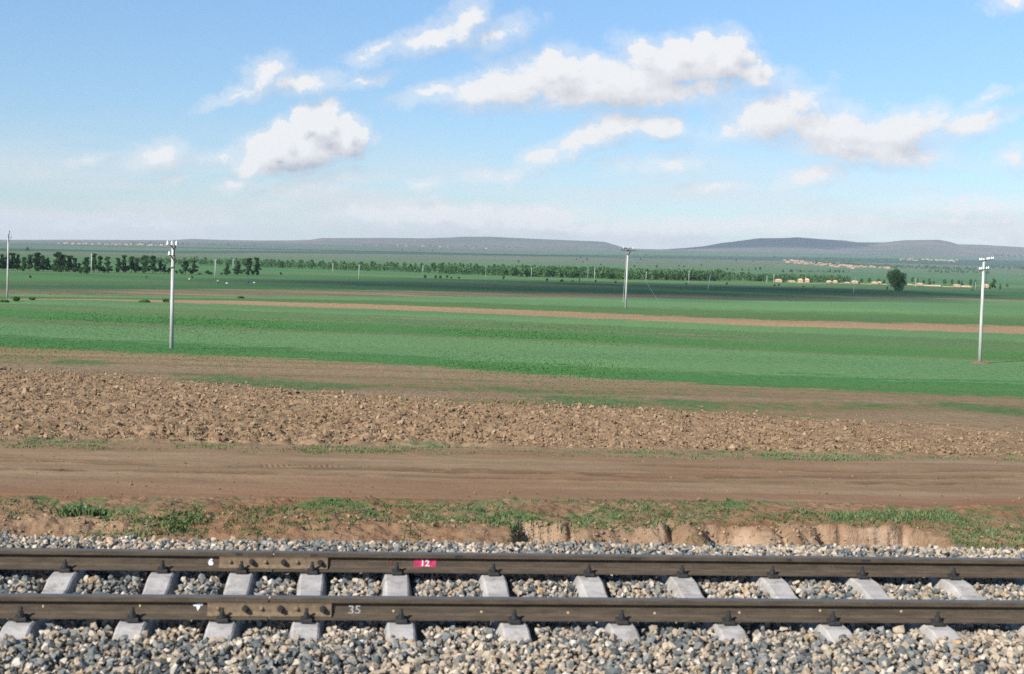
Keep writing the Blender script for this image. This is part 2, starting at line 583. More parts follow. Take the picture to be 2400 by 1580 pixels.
def build_bank():
    def fx(u, v):
        X = -9.5 + 24.5 * u
        y1 = road_near(X) + .05
        vv = v
        Y = 12.3 + (y1 - 12.3) * vv
        z, f = bank_z(X, Y)
        e = sstep(.0, .3, y1 - Y)
        Z = zn(X, Y) * (1 - e) + z * e
        return X, Y, Z
    V, F, X, Y = grid(1150, 300, fx)
    _, f = bank_z(X, Y)
    dry = np.clip(1 - np.abs(f * 2 - 1), 0, 1) ** .5 * (.06 + .94 * cliffness(X) ** 1.5) * (.5 + .5 * sstep(-.35, .15, fbm(X * 1.7, Y * 4, 3, 87)))  # pale mask: dry soil, plus sun brightness painted into the steep faces
    lip = sstep(.97, 1.0, f)
    t = NT('eroded_earth'); p = t.pos()
    a = t.noise(p, 2.0, 7, .65); b = t.noise(p, 16, 4, .7); r = t.noise(p, .45, 4)
    c = t.mix(t.mr(a, .3, .7), (.17, .102, .056), (.27, .172, .10))
    c = t.mix(t.mr(r, .42, .6, 0, .75), c, SOIL_RED)
    c = t.mix(t.math('MULTIPLY', t.attr('dry'), .9), c, t.mix(t.mr(b, .3, .7), (.40, .285, .195), (.54, .40, .29)))
    g = t.math('MULTIPLY', t.attr('lip'), t.mr(t.noise(p, 1.3, 7, .72), .50, .62))
    c = t.mix(g, c, (.08, .135, .045))
    t.bump(t.math('ADD', t.math('MULTIPLY', b, .6), a), .9, .05)
    o = link('earth_bank', fast_mesh('earth_bank', V, F, {'dry': dry.ravel(), 'lip': lip.ravel()}, True), t.done(c, 1.0))
    tag(o, 'low eroded earth bank with dry vertical faces behind the ballast', kind='structure')


# ------------------------------------------------------------------ loose stones and clods (convex chips merged into one mesh)
def chip_library(n, npts, flat=(.75, .6), jag=.25):
    lib = []
    for i in range(n):
        bm = bmesh.new()
        ax = np.array([1, rng.uniform(*sorted((flat[0], 1))), rng.uniform(flat[1], .9)])
        P = rng.normal(size=(npts, 3)); P /= np.linalg.norm(P, axis=1)[:, None]
        P *= ax * (1 - jag * rng.random((npts, 1)))
        for q in P: bm.verts.new(q)
        r = bmesh.ops.convex_hull(bm, input=bm.verts[:])
        junk = [v for v in bm.verts if not v.link_faces]
        bmesh.ops.delete(bm, geom=junk, context='VERTS')
        bmesh.ops.triangulate(bm, faces=bm.faces[:])
        bm.verts.index_update()
        lib.append((np.array([v.co[:] for v in bm.verts]), np.array([[v.index for v in f.verts] for f in bm.faces])))
        bm.free()
    return lib


def rand_rot(n):
    q = rng.normal(size=(n, 4)); q /= np.linalg.norm(q, axis=1)[:, None]
    w, x, y, z = q.T
    return np.stack([1 - 2 * (y * y + z * z), 2 * (x * y - z * w), 2 * (x * z + y * w),
                     2 * (x * y + z * w), 1 - 2 * (x * x + z * z), 2 * (y * z - x * w),
                     2 * (x * z - y * w), 2 * (y * z + x * w), 1 - 2 * (x * x + y * y)], 1).reshape(n, 3, 3)


def scatter_chips(P, size, lib, tint):
    Vs, Fs, Ts = [], [], []
    off = 0
    pick = rng.integers(0, len(lib), len(P)); Rm = rand_rot(len(P))
    for li, (v, f) in enumerate(lib):
        ids = np.nonzero(pick == li)[0]
        if not len(ids): continue
        w = np.einsum('nij,vj->nvi', Rm[ids], v) * size[ids][:, None, None] + P[ids][:, None, :]
        k = len(v)
        Vs.append(w.reshape(-1, 3))
        Fs.append((f[None] + (off + np.arange(len(ids)) * k)[:, None, None]).reshape(-1, 3))
        Ts.append(np.repeat(tint[ids], k)); off += len(ids) * k
    return np.concatenate(Vs), np.concatenate(Fs), np.concatenate(Ts)


YN, YF = 9.908, 11.413       # the two rails
SLX = [-5.25, -4.47, -3.70, -2.93, -2.162, -1.418, -.810, -.246, .419, 1.206, 1.983, 2.758, 3.527, 4.305, 5.09, 5.87, 6.65, 7.43, 8.2]


def ballast_top(X, Y):
    z = np.interp(Y, [7.0, 8.6, 9.35, 9.8, 10.3, 10.66, 11.0, 11.5, 12.45, 12.85, 13.4, 13.8], [-.15, -.085, -.056, -.054, -.075, -.085, -.075, -.055, -.035, -.06, -.5, -.8])
    return z + .018 * fbm(X * 1.4, Y * 1.4, 3, 91)


def build_ballast():
    t = NT('crushed_stone'); p = t.pos()
    tn = t.attr('tint')
    c = t.ramp(tn, [(0, (.065, .074, .075)), (.18, (.118, .132, .132)), (.34, (.19, .197, .187)), (.42, (.26, .248, .222)),
                    (.5, (.29, .235, .17)), (.68, (.40, .315, .225)), (.86, (.50, .415, .315)), (.96, (.56, .51, .44)), (1.0, (.42, .27, .14))])
    k = t.noise(p, 45, 4, .6)
    c = t.mix(t.mr(k, .35, .7, 0, .55), c, t.mix(1.0, c, (.62, .60, .58), 'MULTIPLY'))
    m = t.done(c, .9)
    # base layer under the stones
    base = link('ballast_bed', None or fast_mesh('ballast_bed', *grid(120, 60, lambda u, v: (-12 + 30 * u, 6.8 + 6.9 * v, ballast_top(-12 + 30 * u, 6.8 + 6.9 * v) - .075))[:2], None, True),
                simple('ballast_fines', (.10, .09, .075), 1.0))
    tag(base, 'packed bed under the track stones', kind='structure')
    pts, sizes = [], []
    for (x0, x1, y0, y1, cell, layer) in [(-4.6, 7.6, 7.9, 13.15, .050, 0), (-4.6, 7.6, 7.9, 13.2, .052, 1), (-4.6, 7.6, 8.0, 13.0, .066, 2)]:
        nx, ny = int((x1 - x0) / cell), int((y1 - y0) / cell)
        gx, gy = np.meshgrid(np.arange(nx), np.arange(ny))
        X = x0 + (gx.ravel() + rng.random(nx * ny)) * cell; Y = y0 + (gy.ravel() + rng.random(nx * ny)) * cell
        s = rng.uniform(.020, .042, nx * ny) * np.where(rng.random(nx * ny) < .12, 1.35, 1)
        Z = ballast_top(X, Y) + (-.04, -.008, .012)[layer] + rng.normal(0, .008, nx * ny)
        keep = np.ones(nx * ny, bool) if layer < 2 else rng.random(nx * ny) < .75
        # keep clear of sleepers and rails
        d = np.min(np.abs(X[:, None] - np.array(SLX)[None]), axis=1)
        on = (Y > YN - .52) & (Y < YF + .52)
        bury = (Y < YN - .345 + .05 * np.sin(X * 9)) | (Y > YF + .2)
        mid = on & ~bury
        keep &= ~(mid & (d < .118 + s * .55 + .02 * (layer == 0)))
        keep &= ~(mid & (layer == 2) & (d < .16))
        for yr in (YN, YF):
            keep &= ~((np.abs(Y - yr) < .085) & (layer > 0))
            keep &= ~((np.abs(Y - yr) < .12) & (layer > 1))
        # a gap stays open beside the right flank of each sleeper
        dr = np.min(np.where((X[:, None] - np.array(SLX)[None]) > 0, X[:, None] - np.array(SLX)[None], 9), axis=1)
        keep &= ~(mid & (dr < .165) & (layer > 0) & (vnoise(X * 1.7, Y * 2, 5) < .72))
        pts.append(np.stack([X, Y, Z], 1)[keep]); sizes.append(s[keep])
    P = np.concatenate(pts); S = np.concatenate(sizes)
    patch = fbm(P[:, 0] * .8, P[:, 1] * 1.3, 3, 55)
    warm = rng.random(len(P)) < np.clip(.54 + .55 * patch + .018 * P[:, 0], .25, .85)
    tint = np.where(rng.random(len(P)) < .2, rng.uniform(.28, .62, len(P)), np.where(warm, rng.uniform(.48, 1.0, len(P)), rng.uniform(0, .46, len(P))))
    V, F, T = scatter_chips(P, S, chip_library(40, 13, (.7, .5)), tint)
    o = link('ballast_gravel', fast_mesh('ballast_gravel', V, F, {'tint': T}), m)
    tag(o, 'mixed tan and slate blue crushed stone around the track', kind='stuff')


def build_clods():
    t = NT('soil_clod'); p = t.pos()
    c = t.ramp(t.attr('tint'), [(0, (.155, .098, .055)), (.5, (.245, .162, .095)), (1, (.35, .245, .152))])
    k = t.noise(p, 20, 4); t.bump(k, .6, .03)
    c = t.mix(t.mr(k, .3, .7, 0, .35), c, t.mix(1.0, c, (.7, .7, .7), 'MULTIPLY'))
    m = t.done(c, 1.0)
    n = 85000
    X = rng.uniform(-17, 20, n); v = rng.random(n) ** 1.25
    y0 = road_far(X) + .8; y1 = clod_far(X) + 4.0
    Y = y0 + (y1 - y0) * v
    dens = (.45 + .55 * sstep(-.35, .25, fbm(X * .35, Y * .35, 3, 11))) * np.clip((y1 - Y) / 8.5, .03, 1) * (1 - .75 * sstep(9, 18, X))
    keep = rng.random(n) < dens * .9
    X, Y = X[keep], Y[keep]; n = len(X)
    s = np.minimum(.12, rng.lognormal(math.log(.029), .50, n)) * np.interp(Y, [24, 45], [.85, 1.15]) * np.where(Y > clod_far(X), .55, 1) * np.interp(X, [5, 15], [1, .6])
    clump = .72 + .28 * sstep(-.25, .3, fbm(X * .35, Y * .35, 3, 11))
    a = np.abs(fbm(X * 2.1, Y * 1.6, 2, 21)); b = vnoise(X * 5.5, Y * 4.5, 5)
    Z = zn(X, Y) + (.13 * (a - .2) + .11 * (b - .5)) * clump + s * .25
    V, F, T = scatter_chips(np.stack([X, Y, Z], 1), s, chip_library(30, 16, (.75, .5), .4), rng.random(n))
    # pebbles on the road and the bank
    n2 = 2600
    X2 = rng.uniform(-8, 14, n2); Y2 = rng.uniform(14.9, 23.6, n2)
    on = Y2 > road_near(X2)
    zz, ff = bank_z(X2, Y2)
    Z2 = np.where(on, zn(X2, Y2) + .012, zz)
    keep = (rng.random(n2) < np.where(on, .35, .8)) & (on | (ff > .98))
    s2 = rng.uniform(.008, .022, n2) * np.where(rng.random(n2) < .06, 1.9, 1)
    V2, F2, T2 = scatter_chips(np.stack([X2, Y2, Z2], 1)[keep], s2[keep], chip_library(12, 14, (.75, .5), .3), rng.random(keep.sum()) * .7)
    n3 = 2600
    X3 = rng.uniform(-3.5, 7.5, n3); Y3 = bank_edge(X3) - rng.uniform(.03, .6, n3)
    c3 = cliffness(X3); k3 = rng.random(n3) < .15 + .7 * c3
    X3, Y3 = X3[k3], Y3[k3]; s3 = rng.uniform(.012, .045, len(X3)) * rng.random(len(X3)) ** .5
    z3, _f3 = bank_z(X3, Y3)
    V3, F3, T3 = scatter_chips(np.stack([X3, Y3, z3 + s3 * .3], 1), s3, chip_library(12, 14, (.75, .5), .4), .55 + .45 * rng.random(len(X3)))
    F2 = np.concatenate([F2, F3 + len(V2)]); V2 = np.concatenate([V2, V3]); T2 = np.concatenate([T2, T3])
    o = link('soil_clods', fast_mesh('soil_clods', np.concatenate([V, V2]), np.concatenate([F, F2 + len(V)]), {'tint': np.concatenate([T, T2])}), m)
    tag(o, 'broken clods of brown earth lying on the ploughed field', kind='stuff')


# ------------------------------------------------------------------ blades of grass and weeds
def blades(P, h, w, lean=.5, tint=None):
    """two-triangle bent blades, one per point"""
    n = len(P)
    az = rng.uniform(0, 2 * np.pi, n); la = rng.uniform(0, 2 * np.pi, n)
    h = np.broadcast_to(h, n) * rng.uniform(.6, 1.25, n); w = np.broadcast_to(w, n) * rng.uniform(.7, 1.3, n)
    d = np.stack([np.cos(az), np.sin(az), np.zeros(n)], 1) * w[:, None] * .5
    L = np.stack([np.cos(la), np.sin(la), np.zeros(n)], 1) * (h * rng.uniform(.1, 1.0, n) * lean)[:, None]
    up = np.stack([np.zeros(n), np.zeros(n), h], 1)
    a, b = P - d, P + d
    m1 = P + L * .35 + up * .6 - d * .75; m2 = P + L * .35 + up * .6 + d * .75
    tip = P + L + up * rng.uniform(.75, 1.0, n)[:, None]
    V = np.stack([a, b, m2, m1, tip], 1).reshape(-1, 3)
    k = np.arange(n)[:, None] * 5
    F = np.concatenate([k + [[0, 1, 2]], k + [[0, 2, 3]], k + [[3, 2, 4]]])
    tint = rng.random(n) if tint is None else tint
    return V, F, np.repeat(tint, 5)


def leaf_mat(name, stops, trans=.25, rough=.7):
    t = NT(name)
    c = t.ramp(t.attr('tint'), stops)
    m = t.done(c, rough)
    t.b.inputs['Specular IOR Level'].default_value = .15
    if trans:
        tr = t.n('ShaderNodeBsdfTranslucent'); t.l(c, tr.inputs[0])
        mx = t.n('ShaderNodeMixShader'); mx.inputs[0].default_value = trans
        t.l(t.b.outputs[0], mx.inputs[1]); t.l(tr.outputs[0], mx.inputs[2]); t.l(mx.outputs[0], t.out.inputs[0])
    return m


def near_z(X, Y):
    zz, _ = bank_z(X, Y)
    return np.where(Y < road_near(X), zz, np.interp(Y, ZN_Y, ZN_Z))


def weeds():
    VV, FF, TT = [], [], []
    off = 0

    def add(v, f, tt):
        nonlocal off
        VV.append(v); FF.append(f + off); TT.append(tt); off += len(v)

    def patch(n, x0, x1, ytop, ybot, h, w, spread, per, lean=.8, seedn=0, thr=-.2, t0=0., t1=1.):
        """clumps at random places of a band given between two photo lines"""
        xs = rng.uniform(x0, x1, n)
        lo = np.interp(xs, *zip(*ytop)); hi = np.interp(xs, *zip(*ybot))
        ys = lo + (hi - lo) * rng.random(n)
        d = FW[None] + RX[None] * ((xs - 1200) / FPX)[:, None] + UX[None] * ((790 - ys) / FPX)[:, None]
        tcur = np.full(n, 16.0) if ys.mean() > 1120 else np.full(n, 24.0)
        for _ in range(25):
            q = np.array([0, 0, CAMH]) + d * tcur[:, None]
            zz = np.interp(q[:, 1], [14, 15.0, 17.7, 23.7, 34, 60, 88, 150, 300], [-.22, -.25, -.47, -.7, -1.16, -2.4, -3.45, -4.2, -4.7])
            tcur = (zz - CAMH) / d[:, 2]
        q = np.array([0, 0, CAMH]) + d * tcur[:, None]
        keep = fbm(q[:, 0] * .9, q[:, 1] * 1.1, 3, 200 + seedn) > thr
        q = q[keep]
        m = len(q)
        sz = rng.uniform(.5, 1.3, m)
        Q = np.repeat(q, per, 0); S = np.repeat(sz, per)
        Q[:, 0] += rng.normal(0, spread, len(Q)) * S; Q[:, 1] += rng.normal(0, spread, len(Q)) * S
        Q[:, 2] = near_z(Q[:, 0], Q[:, 1]) - .01
        ok = np.ones(len(Q), bool)
        tt = np.clip(np.repeat(rng.uniform(t0, t1, m), per) + rng.normal(0, .12, len(Q)), 0, 1)
        v, f, tt = blades(Q[ok], h * S[ok], w * S[ok], lean, tt[ok])
        add(v, f, tt)

    L = lambda *a: list(a)
    # verge between road and ploughed field
    patch(2300, -60, 2460, L((-60, 1026), (600, 1049), (1200, 1058), (1800, 1052), (2460, 1060)), L((-60, 1046), (600, 1064), (1200, 1072), (1900, 1080), (2460, 1082)), .038, .014, .06, 8, 1.2, 1, -.22, .2, 1)
    patch(480, 1780, 2250, L((1780, 1052), (2000, 1050), (2250, 1058)), L((1780, 1078), (2000, 1082), (2250, 1078)), .05, .017, .07, 9, 1.2, 2, -.12, .4, 1)
    patch(500, 200, 1150, L((200, 1040), (600, 1046), (1150, 1050)), L((200, 1056), (600, 1066), (1150, 1070)), .055, .016, .06, 9, 1.1, 3, -.1, .2, .9)
    # weeds on the bank top
    patch(1000, 950, 2200, L((950, 1185), (1250, 1172), (1800, 1175), (2200, 1215)), L((950, 1228), (1300, 1232), (1800, 1228), (2200, 1236)), .045, .013, .035, 8, 1.1, 4, -.15, .0, .8)
    patch(1050, 1150, 2130, L((1150, 1212), (1600, 1214), (2130, 1202)), L((1150, 1234), (1600, 1232), (2130, 1228)), .05, .013, .045, 9, 1.0, 5, -.25, .15, 1)
    patch(420, 1950, 2240, L((1950, 1204), (2240, 1208)), L((1950, 1224), (2240, 1226)), .06, .013, .05, 9, 1.0, 6, -.15, .3, 1)
    patch(700, 520, 1000, L((520, 1185), (1000, 1172)), L((520, 1262), (1000, 1250)), .045, .013, .03, 7, 1.1, 7, -.1, 0, .7)
    patch(260, 980, 1230, L((980, 1190), (1230, 1190)), L((980, 1225), (1230, 1228)), .045, .013, .05, 8, 1.0, 8, -.1, .1, .9)
    patch(420, 0, 480, L((0, 1185), (480, 1190)), L((0, 1255), (480, 1235)), .05, .014, .04, 8, 1.0, 9, .02, .1, .8)
    patch(60, 200, 470, L((200, 1190), (470, 1212)), L((200, 1203), (470, 1238)), .05, .018, .07, 14, 1.2, 10, -.3, .05, .6)
    patch(22, 370, 470, L((370, 1200), (470, 1215)), L((370, 1222), (470, 1240)), .06, .02, .05, 14, 1.1, 11, -.9, .0, .5)
    patch(40, 150, 240, L((150, 1198), (240, 1196)), L((150, 1208), (240, 1206)), .11, .03, .05, 12, 1.0, 12, -.9, .3, .8)
    patch(600, 2230, 2470, L((2230, 1220), (2470, 1205)), L((2230, 1285), (2470, 1285)), .05, .012, .05, 9, 1.0, 13, -.3, .1, .8)
    patch(900, 1200, 2240, L((1200, 1236), (2240, 1236)), L((1200, 1275), (2240, 1280)), .035, .012, .04, 6, 1.1, 14, .05, .0, .5)
    m = leaf_mat('weed_leaf', [(0, (.07, .105, .035)), (.5, (.125, .185, .068)), (.85, (.17, .235, .12)), (1, (.22, .24, .09))])
    o = link('grass', fast_mesh('grass', np.concatenate(VV), np.concatenate(FF), {'tint': np.concatenate(TT)}), m)
    tag(o, 'short weeds and grass along the dirt road and bank', kind='stuff')


def crop():
    """standing crop on the nearer strips"""
    n = 260000
    Y = np.exp(rng.uniform(math.log(34), math.log(150), n))
    s = rng.uniform(-.34, .56, n)
    X = s * Y
    u = band_of(X, Y)
    ui = np.clip(np.floor(u + rng.normal(0, .12, n)), 0, NB - 1).astype(int)
    cov = np.array([b[1] for b in BANDS])[ui]
    den = np.where((cov > .8) & (ui != 7), 1.0, np.where(ui == 7, .02, cov * .40)) * np.interp(fbm(X * .25, Y * .8, 3, 301), [-.5, .5], [.4, 1.1])
    den = den * np.interp(fbm(X * .06, Y * .2, 3, 305), [-.4, .4], [.3, 1.15])
    keep = (rng.random(n) < den) & (Y > clod_far(X) - 1)
    X, Y, ui = X[keep], Y[keep], ui[keep]
    Z = np.interp(Y, ZN_Y, ZN_Z) - .02
    tone = np.array([.45, .08, .85, .6, .08, .55, .85, .5, .35, 1.0, .4, .1, .4, .3] + [.5] * 20)[ui]
    tone = np.clip(tone + rng.normal(0, .06, len(X)), 0, 1)
    v, f, tt = blades(np.stack([X, Y, Z], 1), np.interp(Y, [34, 150], [.04, .085]), np.interp(Y, [34, 150], [.035, .12]), 1.2, tone)
    m = leaf_mat('crop_leaf', [(0, (.058, .178, .042)), (.35, (.085, .17, .048)), (.6, (.115, .185, .062)), (.85, (.118, .236, .088)), (1, (.15, .27, .095))], .2)
    o = link('crop_grass', fast_mesh('crop_grass', v, f, {'tint': tt}), m)
    tag(o, 'low green crop growing in strips beyond the ploughed earth', kind='stuff')


# ------------------------------------------------------------------ track
def track():
    web = NT('rusty_rail'); p = web.pos()
    k = web.noise(web.mapped(p, (1, 6, 6)), 5, 6, .65); k2 = web.noise(p, 60, 3)
    c = web.mix(web.mr(k, .3, .7), (.062, .047, .033), (.108, .082, .058))
    c = web.mix(web.mr(k2, .45, .75, 0, .5), c, (.045, .034, .026))
    nz = web.n('ShaderNodeNewGeometry')
    # only the running surface is worn bright
    sx = web.n('ShaderNodeSeparateXYZ'); web.l(nz.outputs['Position'], sx.inputs[0])
    top = web.mr(sx.outputs[2], .1495, .151)
    c = web.mix(top, c, (.085, .088, .095))
    rail_m = web.done(c, web.mr(top, 0, 1, .8, .42))
    plate_m = simple('rusty_fishplate', (.178, .128, .082), .85, .2, 30)
    dark_m = simple('oiled_iron', (.030, .029, .028), .7, .3, 40, spec=.3)
    gap_x = [float(on_plane_y(641, 1302, YF)[0]), float(on_plane_y(631, 1412, YN)[0])]
    half = [(.066, 0), (.066, .011), (.016, .027), (.009, .04), (.0078, .06), (.0078, .092), (.012, .104), (.0345, .113), (.0355, .118), (.0355, .142), (.033, .148), (.026, .152)]
    prof = [(-y, z) for y, z in half] + [(y, z) for y, z in reversed(half)]

    def rail(Y, x0, x1, label):
        xs = np.linspace(x0, x1, 24)
        mb = MB(); mb.loft([[(x, y, z) for y, z in prof] for x in xs])
        o = mb.build('rail', rail_m, loc=(0, Y, 0))
        bvl = o.data
        tag(o, label, 'rail', 'rails of the track')
        return o
    g = .006
    far_l = rail(YF, -14, gap_x[0] - g, 'brown steel rail farther from camera, the short stretch left of its bolted joint')
    far_r = rail(YF, gap_x[0] + g, 19, 'brown steel rail farther from camera, with the red number 12 on its web')
    near_l = rail(YN, -14, gap_x[1] - g, 'brown steel rail closer to camera, left of its joint, daubed white at its end')
    near_r = rail(YN, gap_x[1] + g, 19, 'brown steel rail closer to camera, right of its joint, with row of pale web spots')

    fp = [(-.0095, .042), (-.018, .031), (-.056, .0185), (-.058, .027), (-.034, .040), (-.030, .048), (-.030, .096), (-.034, .1115), (-.0125, .106), (-.0095, .10)]
    bolts = {0: [(540, 0), (591, 1), (623, 0), (665, 1), (697, 0), (751, 1)], 1: [(512, 0), (575, 1), (613, 0), (658, 1), (696, 0), (757, 1)]}
    for i, (Y, xa, xb, ybolt) in enumerate(((YF, 514, 768, 1318), (YN, 486, 777, 1432))):
        a = float(on_plane_y(xa, ybolt, Y - .03)[0]); b = float(on_plane_y(xb, ybolt, Y - .03)[0])
        e = empty('fishplate', ((a + b) / 2, Y, 0))
        tag(e, ('bolted rusty joint bar across the gap in the farther rail', 'bolted rusty joint bar across the gap in the closer rail')[i], 'joint bar', 'joint bars of the track')
        mid = (a + b) / 2
        mb = MB()
        mb.loft([[(x, y, z) for y, z in fp] for x in (a - mid, a - mid + .004, b - mid - .004, b - mid)])
        mb.loft([[(x, -y, z) for y, z in reversed(fp)] for x in (a - mid, b - mid)])
        mb.build('plate', plate_m, e)
        for bx, nut in bolts[i]:
            x = float(on_plane_y(bx, ybolt, Y - .03)[0]) - mid
            m2 = MB()
            if nut:
                m2.cyl((x, -.029, .07), (x, -.036, .07), .024, n=14)
                m2.cyl((x, -.036, .07), (x, -.060, .07), .021, n=6)
                m2.cyl((x, -.060, .07), (x, -.082, .07), .0115, n=10)
            else:
                m2.cyl((x, -.029, .07), (x, -.042, .07), .0165, .013, n=12)
                m2.cyl((x, -.042, .07), (x, -.049, .07), .013, .006, n=12)
            m2.build('bolt', dark_m if nut else plate_m, e)

    # sleepers
    conc = NT('sleeper_concrete'); p = conc.pos()
    k = conc.noise(p, 5, 6, .65); k2 = conc.noise(p, 70, 3, .6)
    c = conc.mix(conc.mr(k, .3, .7), (.32, .30, .28), (.46, .43, .40))
    c = conc.mix(conc.mr(conc.noise(p, 7, 5, .72), .50, .66, 0, .7), c, (.23, .20, .17))
    c = conc.mix(conc.mr(k2, .55, .75, 0, .45), c, (.26, .25, .24))
    conc.bump(k2, .4, .01)
    conc_m = conc.done(c, .95)
    pad_m = simple('rubber_pad', (.02, .02, .02), .8)
    yc = (YN + YF) / 2
    st = [(-1.25, -.075), (-1.1, -.055), (-.95, -.016), (-.62, -.012), (-.50, -.016), (-.30, -.062), (0, -.075), (.30, -.062), (.50, -.016), (.62, -.012), (.95, -.016), (1.1, -.055), (1.25, -.075)]
    rings = []
    for tt, zt in st:
        w = .088; wb = .142; ch = .010
        if abs(tt) < .45: w = .084
        rings.append([(-wb, tt, -.22), (-w - .006, tt, zt - ch), (-w + .008, tt, zt), (w - .008, tt, zt), (w + .006, tt, zt - ch), (wb, tt, -.22)])
    mb = MB(); mb.loft(rings)
    body = mb.build('concrete_body', conc_m)
    proto = empty('sleeper', (0, yc, 0)); body.parent = proto
    for yr in (YN - yc, YF - yc):
        q = MB(); q.box((0, yr, -.006), (.17, .15, .010)); q.build('rail_pad', pad_m, proto)
        for sgn in (-1, 1):
            q = MB()
            y0 = yr + sgn * .066
            q.box((0, y0 + sgn * .012, .016), (.078, .075, .018), .004, Matrix.Rotation(R(-9 * sgn), 3, 'X'))
            q.box((0, y0 + sgn * .038, .005), (.088, .05, .022), .004)
            cl = q.build('rail_clip', dark_m, proto)
            q = MB()
            yb = y0 + sgn * .022
            q.cyl((0, yb, .024), (0, yb, .032), .028, n=14); q.cyl((0, yb, .032), (0, yb, .056), .0215, n=6); q.cyl((0, yb, .056), (0, yb, .088), .0125, n=10)
            q.build('bolt', dark_m, cl)
    ordn = ['first', 'second', 'third', 'fourth', 'fifth', 'sixth', 'seventh', 'eighth', 'ninth', 'tenth', 'eleventh', 'twelfth']
    jl = max(i for i, x in enumerate(SLX) if x < gap_x[0])
    for i, x in enumerate(SLX):
        o = proto if i == 0 else copy_tree(proto)
        o.location = (x, yc, 0)
        if i <= jl:
            n = jl - i
            lb = ('grey concrete sleeper under the left half of the bolted rail joints' if n == 0 else 'grey concrete sleeper, %s to the left of the one under the joints left half' % ordn[n - 1])
        else:
            n = i - jl - 1
            lb = ('grey concrete sleeper under the right half of the bolted rail joints' if n == 0 else 'grey concrete sleeper, %s to the right of the one under the joints right half' % ordn[n - 1])
        tag(o, lb, 'sleeper', 'concrete sleepers under the rails')
        o.rotation_euler.z = random.uniform(-.012, .012)

    # paint on the webs
    red = simple('red_paint', (.50, .045, .115), .7, .3, 25)
    wht = simple('white_paint', (.72, .72, .74), .8, .12, 40)
    pale = simple('pale_paint', (.52, .38, .24), .8, .12, 40)
    faint = simple('worn_white_paint', (.36, .34, .33), .8, .2, 40)
    rust_red = simple('faded_red_paint', (.28, .07, .05), .8, .2, 40)

    def web_pt(x, y, Y): return on_plane_y(x, y, Y - .0085)

    def text(s, x, y, Y, size, mat, parent, nm, dy=0.0, sx=1.0, bold=.0):
        cu = bpy.data.curves.new('lettering', 'FONT'); cu.body = s; cu.size = size; cu.align_x = 'CENTER'; cu.align_y = 'CENTER'; cu.offset = bold; cu.extrude = .0006
        tmp = bpy.data.objects.new('lettering', cu); COL.objects.link(tmp)
        dg = bpy.context.evaluated_depsgraph_get()
        me = bpy.data.meshes.new_from_object(tmp.evaluated_get(dg))
        bpy.data.objects.remove(tmp); bpy.data.curves.remove(cu)
        P = web_pt(x, y, Y)
        me.transform(Matrix.Diagonal((sx, 1, 1, 1)))
        me.transform(Matrix.Rotation(R(90), 4, 'X'))
        o = link(nm, me, None, parent)
        me.materials.clear(); me.materials.append(mat)
        o.location = (P[0], -.0085 - .0012 - dy, P[2])
        return o

    P = web_pt(996, 1321, YF)
    q = MB(); q.box((P[0], -.0093, P[2] + .002), (.182, .0016, .068)); rp = q.build('painted_mark', red, far_r)
    rp['label'] = 'red painted rectangle with the number 12 in white'
    n12 = text('12', 996, 1321, YF, .066, wht, rp, 'painted_number', .0028, 1.15, .0012)
    text('11', 913, 1319, YF, .05, rust_red, far_r, 'painted_number', .001, 1.0)
    text('6', 494, 1318, YF, .070, wht, far_l, 'painted_number', .001, 1.0, .005)
    text('35', 831, 1430, YN, .085, faint, near_r, 'painted_number', .001, 1.1, .001)

    def daub(x, y, Y, pts, mat, parent):
        P = web_pt(x, y, Y)
        q = MB()
        n = len(pts)
        fr = [q.bm.verts.new((P[0] + a, -.0105, P[2] + b)) for a, b in pts]; bk = [q.bm.verts.new((P[0] + a, -.0082, P[2] + b)) for a, b in pts]
        q.bm.faces.new(fr); q.bm.faces.new(list(reversed(bk)))
        for i in range(n): q.bm.faces.new((fr[i], bk[i], bk[(i + 1) % n], fr[(i + 1) % n]))
        return q.build('paint_daub', mat, parent)
    daub(464, 1423, YN, [(-.036, .02), (-.03, .008), (-.012, .006), (-.006, -.012), (0, -.028), (.006, -.012), (.014, -.004), (.016, .01), (.032, .012), (.034, .03), (.02, .034), (.008, .026), (-.01, .024), (-.024, .016)], wht, near_l)
    for i, x in enumerate((922, 1128, 1331, 1534, 1733, 1922, 2112)):
        a = [(.009 * math.cos(t) * (1 + .25 * math.sin(3 * t + i)), .009 * math.sin(t)) for t in np.linspace(0, 2 * math.pi, 9)[:-1]]
        daub(x, (1432, 1434, 1436, 1437, 1435.5, 1431, 1433)[i], YN, a, pale, near_r)
    for x, y in ((328, 1420), (101, 1421)):
        a = [(.007 * math.cos(t), .010 * math.sin(t)) for t in np.linspace(0, 2 * math.pi, 9)[:-1]]
        daub(x, y, YN, a, pale, near_l)
    for x in (1075, 1490, 1850, 2030, 560, 735):   # dark grease spots on the far head
        P = on_plane_y(x, 1306, YF - .036)
        q = MB(); w = random.uniform(.02, .045)
        q.box((P[0], -.0363, .130), (w * 2, .0012, .018), 0); q.build('grease_spot', dark_m, far_r if P[0] > gap_x[0] else far_l)


